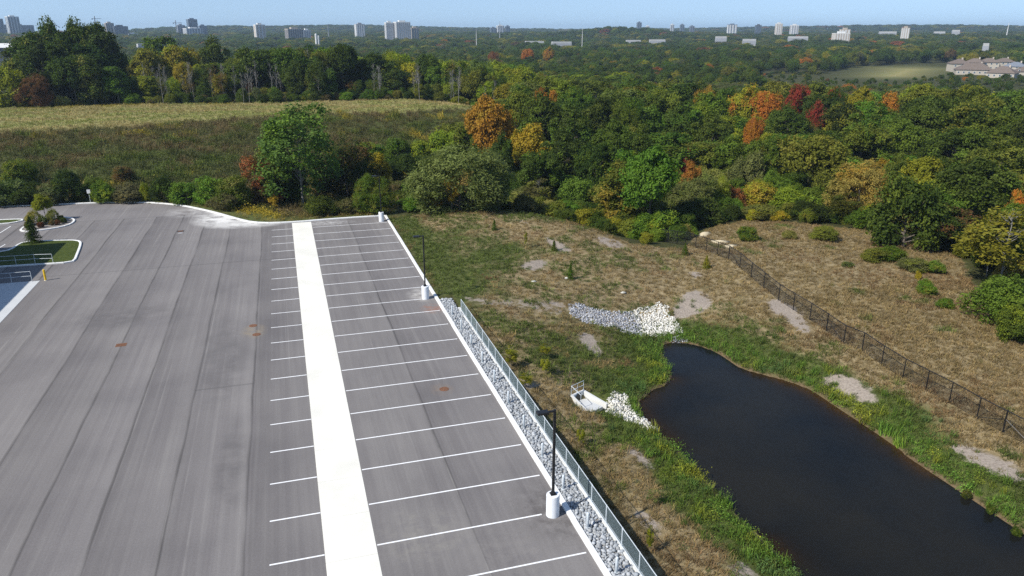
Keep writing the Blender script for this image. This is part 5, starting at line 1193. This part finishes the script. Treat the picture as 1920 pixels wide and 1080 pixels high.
# far woods and treed suburbs to the horizon
houses_c = azpos(1850, 560)
for s, d0, d1, h0, h1, wf in ((10.5, 430, 900, 8, 13, (.8, 1.15)), (19, 900, 1900, 9, 14, (1.3, 1.9)), (36, 1900, 4200, 10, 15, (2.2, 3.4))):
    fx, fy = jgrid(-d1 * .45, d1 * .95, d0 * .5, d1, s, .5); fD = np.hypot(fx, fy); fp, _ = project(fx, fy, np.full(fx.size, 10.0))
    k = (fD > d0) & (fD < d1) & (fp > -60) & (fp < 1990) & ~inpoly(fx, fy, rfield_poly)
    k &= ~((fp > 1775) & (fD > 615) & (fD < 800)); k &= dpoly(fx, fy, rfield_poly) > 8; k &= ~((fp < 30) & (fD < 640))
    k &= rng.random(fx.size) < np.where(fD > 900, .9, 1) 
    fx, fy, fD, fp = fx[k], fy[k], fD[k], fp[k]; m = fx.size; hh = rng.uniform(h0, h1, m); 
    lowz = (fD < 700) & (fp > 1000); hh[lowz] *= .8; hh[(fp > 1760) & (fD < 640)] *= .45; hh[(fp > 1430) & (fp <= 1760) & (fD < 620)] *= .32
    bn = fbm(fx / 90, fy / 90, 141, 3); pal = ['dark', 'mid', 'mid', 'dark', 'dark', 'mid', 'mid', 'olive', 'grey', 'ygreen', 'dark']
    tt = [pal[int(np.clip(bn[i] * 1.7 - .35 + rng.normal(0, .3), 0, .999) * len(pal))] if rng.random() > .02 else rng.choice(['gold', 'rust', 'orange', 'brown']) for i in range(m)]
    kd = rng.choice(['round', 'oak', 'oak', 'willow', 'round'], m)
    put_wood(fx, fy, zt(fx, fy), hh, hh * rng.uniform(*wf, m), kd, [jit(q) for q in tt], [jit(q) for q in tt])
for o in list(C.objects):
    l_ = o.get('label', '')
    if l_.startswith('dense ') and 'right of the orange maple' in l_ or l_.startswith('broad ') and 'red-topped tree' in l_:
        o['label'] = ' '.join(l_.split(' in the ')[0].split()[:5]) + ' ' + neigh(o.location.x, o.location.y, al_)
scatter('far_wood', wood_c, len(_pm), np.concatenate(PS), np.concatenate(SS), np.concatenate(T1), np.concatenate(T2), 'continuous wood and treed suburbs reaching to the horizon', 'wood', .03, np.concatenate(IX))

# ================================================================== FAR BUILDINGS
def tower(px0, px1, top, D, wall, band, label, nb=4, style='v', rot=18, cat='building', penthouse=True, name='apartment_tower', depth=.7, group='skyline buildings'):
    pc = (px0 + px1) / 2; x, y = azpos(pc, D); z = gz(x, y) - 2; h = top_z(pc, top, x, y) - z; wd = (px1 - px0) * D / FPX
    r = R(rot); wid = wd / (math.cos(r) + depth * abs(math.sin(r))); dp = wid * depth
    e = empty(name, (x, y, z), label, cat, group, -math.atan2(x, y) + r)
    MB().box(-wid / 2, wid / 2, -dp / 2, dp / 2, 0, h).build('wall', wall, e)
    if penthouse: MB().box(-wid * .22, wid * .2, -dp * .25, dp * .25, h, h + max(2.5, h * .05)).build('roof_house', wall, e)
    if style == 'v':
        for i in range(nb):
            c = -wid / 2 + wid * (i + .5) / nb; q = wid / nb * .27
            MB().box(c - q, c + q, -dp / 2 - .25, -dp / 2 + .1, h * .06, h * .965).build('window_strip', band, e)
        for sx in (-1, 1):
            for i in range(max(1, nb - 2)):
                c = -dp / 2 + dp * (i + .5) / max(1, nb - 2); q = dp / max(1, nb - 2) * .27
                MB().box(sx * wid / 2 - .2, sx * wid / 2 + .2, c - q, c + q, h * .06, h * .965).build('window_strip', band, e)
    else:
        for i in range(nb):
            c = h * (i + .5) / nb; q = h / nb * .24
            MB().box(-wid / 2 - .2, wid / 2 + .2, -dp / 2 - .25, dp / 2 + .2, c - q, c + q).build('window_band', band, e)
    return e
for a in [(-8, 7, 35, 2100, 'slate_wall', 'glass', 'blue-grey tower at the left end of the skyline'), (19, 37, 31, 2150, 'white_wall', 'glass', 'tall pale tower with glass side, the highest on the skyline', 4), (2, 54, 47, 2250, 'slate_wall', 'glass', 'long low blue-grey block beneath the highest tower', 9),
          (200, 214, 43, 1900, 'tan_wall', 'dark_wall', 'narrow brownish office tower beside the dark slab'), (214, 238, 49, 1900, 'dark_wall', 'glass', 'dark glass office slab right of the cottonwoods', 5), (239, 256, 63, 1900, 'white_wall', 'glass', 'low pale block right of the dark glass slab', 3),
          (333, 347, 47, 2000, 'grey_wall', 'glass', 'grey tower beside the tower crane', 3), (354, 371, 36, 2050, 'slate_wall', 'glass', 'tallest glass tower of the cluster by the crane', 4), (347, 378, 53, 1980, 'white_wall', 'slate_wall', 'broad pale block at the base of the glass tower', 6), (374, 388, 48, 2000, 'slate_wall', 'glass', 'glass tower right of the broad pale block', 3),
          (478, 497, 46, 1500, 'white_wall', 'tan_wall', 'white apartment tower standing alone above the trees', 3), (536, 567, 54, 1500, 'tan_wall', 'dark_wall', 'wide tan apartment slab', 7), (567, 582, 56, 1550, 'white_wall', 'grey_wall', 'low pale block right of the tan slab', 3),
          (666, 684, 45, 1700, 'grey_wall', 'white_wall', 'grey striped apartment tower left of the white slabs', 4), (722, 738, 42, 1450, 'white_wall', 'grey_wall', 'white striped apartment slab, narrower of a pair', 4), (739, 769, 41, 1450, 'white_wall', 'grey_wall', 'white striped apartment slab, wider of a pair', 7), (769, 785, 52, 1480, 'tan_wall', 'glass', 'low tan annex beside the white slabs', 3),
          (919, 930, 52, 2200, 'slate_wall', 'glass', 'small blue-grey tower left of the antenna', 2), (931, 945, 48, 2200, 'white_wall', 'slate_wall', 'small white tower behind the antenna', 3), (947, 956, 49, 2200, 'slate_wall', 'glass', 'small blue-grey tower right of the antenna', 2),
          (1193, 1202, 42, 2400, 'slate_wall', 'glass', 'slim blue-grey tower right of the wooded hill', 2), (1210, 1217, 49, 2400, 'white_wall', 'slate_wall', 'tiny white tower right of the slim one', 2), (1256, 1263, 46, 2400, 'white_wall', 'slate_wall', 'slim pale tower near the middle of the far skyline', 2), (1274, 1282, 46, 2400, 'slate_wall', 'glass', 'blue tower next to the slim pale one', 2), (1292, 1301, 49, 2400, 'slate_wall', 'dark_wall', 'short dark blue tower of the far skyline', 2),
          (1363, 1380, 46, 2200, 'slate_wall', 'white_wall', 'blue-grey tower with pale strips left of the white ones', 3), (1415, 1426, 47, 2200, 'dark_wall', 'glass', 'dark blue tower between pale ones', 3), (1453, 1465, 44, 2000, 'white_wall', 'tan_wall', 'white tower, taller of two right of the dark blue one', 3), (1481, 1495, 47, 2000, 'white_wall', 'grey_wall', 'white tower, shorter of two right of the dark blue one', 3),
          (1563, 1591, 62, 1300, 'white_wall', 'tan_wall', 'white mid-rise with beige strips among trees', 6), (1575, 1592, 55, 1350, 'tan_wall', 'white_wall', 'tan tower block behind the white mid-rise', 3), (1691, 1703, 52, 1500, 'tan_wall', 'white_wall', 'single tan tower standing over the trees', 3)]:
    tower(*a)
for a in [(982, 1022, 75, 1150, 'low white industrial building, left of a pair in the woods'), (1032, 1074, 76, 1120, 'low white industrial building, right of a pair in the woods'), (1172, 1204, 73, 1250, 'white industrial roof in front of the wooded hill, wider of two'), (1216, 1250, 72, 1300, 'white industrial roof in front of the wooded hill, farther of two'), (1392, 1420, 71, 1200, 'white building with flat roof in the suburb'), (1478, 1516, 66, 1350, 'wide white building with a stepped roof in the suburb'), (1648, 1680, 57, 1900, 'distant white school-like building on the ridge'), (1750, 1772, 57, 2000, 'far white building, left of a pair on the ridge'), (1783, 1800, 54, 2000, 'far white building, right of a pair on the ridge'), (1846, 1860, 79, 900, 'small white shed in the woods behind the houses'), (255, 300, 80, 1000, 'pale flat roof glimpsed behind the yellow-green crowns'), (1340, 1365, 66, 1300, 'small pale building with red roof trim in the suburb')]:
    tower(a[0] + 3, a[1] - 3, a[2] + 2, a[3], 'pale_wall', 'grey_wall', a[4], 2, 'h', 8, penthouse=False, name='industrial_building', depth=.5, group='low white buildings')
# silos, masts and cranes
x, y = azpos(592, 1150); e = empty('silo', (x, y, gz(x, y)), 'pair-topped white silo standing among the trees', 'silo'); hz_ = top_z(592, 63, x, y) - gz(x, y)
MB().lathe([(1.6, 0), (1.6, hz_ - 1), (.8, hz_)], 14).build('bin', 'white_wall', e); MB().lathe([(1.3, 0), (1.3, hz_ - 3.5), (.6, hz_ - 2.5)], 14, (3.2, 0)).build('bin', 'white_wall', e)
for px, tp, D, r_, m, lab in [(937, 40, 1500, .55, 'grey_wall', 'tall lattice antenna mast above the woods'), (893, 55, 1100, .35, 'white_wall', 'thin pale pole left of the antenna mast'), (1092, 52, 1000, .35, 'white_wall', 'thin pale lamp pole in front of the wooded hill'), (1888, 43, 1800, .7, 'white_wall', 'white mast at the right end of the skyline')]:
    x, y = azpos(px, D); z0 = gz(x, y); h_ = top_z(px, tp, x, y) - z0; e = empty('mast', (x, y, z0), lab, 'mast'); MB().tube([(0, 0, 0), (0, 0, h_ * .7), (0, 0, h_)], [r_ * 1.6, r_, r_ * .4], 6).build('pole', m, e)
    if 'lattice' in lab:
        for zz in (.6, .72, .84): MB().box(-2, 2, -.3, .3, h_ * zz, h_ * zz + .5).build('crossbar', m, e)
for px, tp, D, lab in [(332, 38, 2000, 'tower crane beside the grey tower of the cluster'), (182, 30, 2000, 'tower crane above the cottonwoods'), (616, 48, 1700, 'tower crane over the low blocks, smallest of three')]:
    x, y = azpos(px, D); z0 = gz(x, y); h_ = top_z(px, tp, x, y) - z0; e = empty('tower_crane', (x, y, z0), lab, 'crane', rz=-math.atan2(x, y) + .3)
    MB().box(-.8, .8, -.8, .8, 0, h_).build('tower', 'grey_wall', e); MB().box(-4, 14, -.5, .5, h_ - 6, h_ - 5).build('jib', 'grey_wall', e); MB().box(-6, -4, -.8, .8, h_ - 7.5, h_ - 5).build('counterweight', 'dark_wall', e)
# dark warehouse behind the left field
x, y = azpos(-30, 560); e = empty('shed', (x, y, gz(x, y)), 'dark shed with white roof beyond the left end of the field', 'building', rz=-math.atan2(x, y) - .25); hh_ = top_z(0, 89, x, y) - gz(x, y)
MB().box(-19, 19, -9, 9, 0, hh_).build('wall', 'dark_wall', e); MB().add([(-19.6, -9.5, hh_), (19.6, -9.5, hh_), (19.6, 0, hh_ + 2.4), (-19.6, 0, hh_ + 2.4), (-19.6, 9.5, hh_), (19.6, 9.5, hh_)], [(0, 1, 2, 3), (3, 2, 5, 4), (0, 3, 4), (1, 5, 2)]).build('roof', 'white_wall', e)
# houses with hipped roofs
def house(px, D, wid, dp, hw_, hr, rot, roof, label):
    x, y = azpos(px, D); z0 = gz(x, y); e = empty('house', (x, y, z0), label, 'house', 'houses at the edge of the field', -math.atan2(x, y) + R(rot))
    MB().box(-wid / 2, wid / 2, -dp / 2, dp / 2, -.5, hw_).build('wall', 'house_wall', e)
    a, b_ = wid / 2 + .6, dp / 2 + .6; rd = max(0, a - b_)
    rf = MB().add([(-a, -b_, hw_ - .1), (a, -b_, hw_ - .1), (a, b_, hw_ - .1), (-a, b_, hw_ - .1), (-rd, 0, hw_ + hr), (rd, 0, hw_ + hr)], [(3, 2, 1, 0), (0, 1, 5, 4), (1, 2, 5), (2, 3, 4, 5), (3, 0, 4)]).build('roof', roof, e)
    MB().box(-.5, .5, -.4, .4, hw_ + hr * .4, hw_ + hr + .8).build('chimney', 'tan_wall', rf, (wid * .2, dp * .12, 0))
    nw = max(2, int(wid / 3.4))
    for i in range(nw):
        for zz in ([1.0] if hw_ < 4 else [1.0, 3.9]):
            c = -wid / 2 + wid * (i + .5) / nw; w_ = MB().box(c - .65, c + .65, -dp / 2 - .08, -dp / 2 + .05, zz, zz + 1.4).build('window', 'white_wall', e)
            MB().box(c - .52, c + .52, -dp / 2 - .11, -dp / 2 - .06, zz + .12, zz + 1.28).build('pane', 'glass', w_)
for a in [(1808, 575, 13, 12, 6.2, 3.6, 20, 'roof_brown', 'two-storey house with pyramid brown roof nearest the field'), (1838, 600, 14, 11, 6.0, 3.2, -10, 'roof_brown', 'house with brown hipped roof behind the long one'), (1838, 545, 24, 14, 3.6, 4.6, 8, 'roof_brown', 'long low house with broad brown hipped roof'), (1895, 515, 17, 13, 3.4, 4.4, -12, 'roof_brown', 'low house with big brown hipped roof in front of the blue-roofed one'),
          (1864, 610, 15, 11, 5.8, 3.2, 5, 'roof_brown', 'house with brown roof between the long one and the blue-roofed one'), (1893, 620, 14, 11, 5.8, 3.0, 15, 'roof_brown', 'farther house with brown roof beside the blue-roofed one'), (1917, 570, 15, 12, 5.2, 3.2, -8, 'roof_blue', 'house with blue-grey roof'), (1940, 530, 15, 12, 4, 3.6, 12, 'roof_brown', 'house with brown roof right of the blue-roofed one')]: house(a[0], a[1] * 1.24, *a[2:])

# ================================================================== AIR
hm = bpy.data.meshes.new('haze'); bm = bmesh.new(); bmesh.ops.create_cube(bm, size=1); bm.to_mesh(hm); bm.free()
m, nt, out = mat('haze_air'); k = N(nt); pv = k.n('ShaderNodeVolumePrincipled'); pv.inputs['Color'].default_value = (.62, .80, 1, 1); pv.inputs['Density'].default_value = 1.25e-4; pv.inputs['Anisotropy'].default_value = .2
k.l(pv.outputs[0], out.inputs['Volume']); hm.materials.append(m)
ho_ = link('haze', hm, None, (500, 4150, 54)); ho_.scale = (15400, 10300, 132); tag(ho_, 'thin bluish haze in the air', 'haze', kind='stuff')
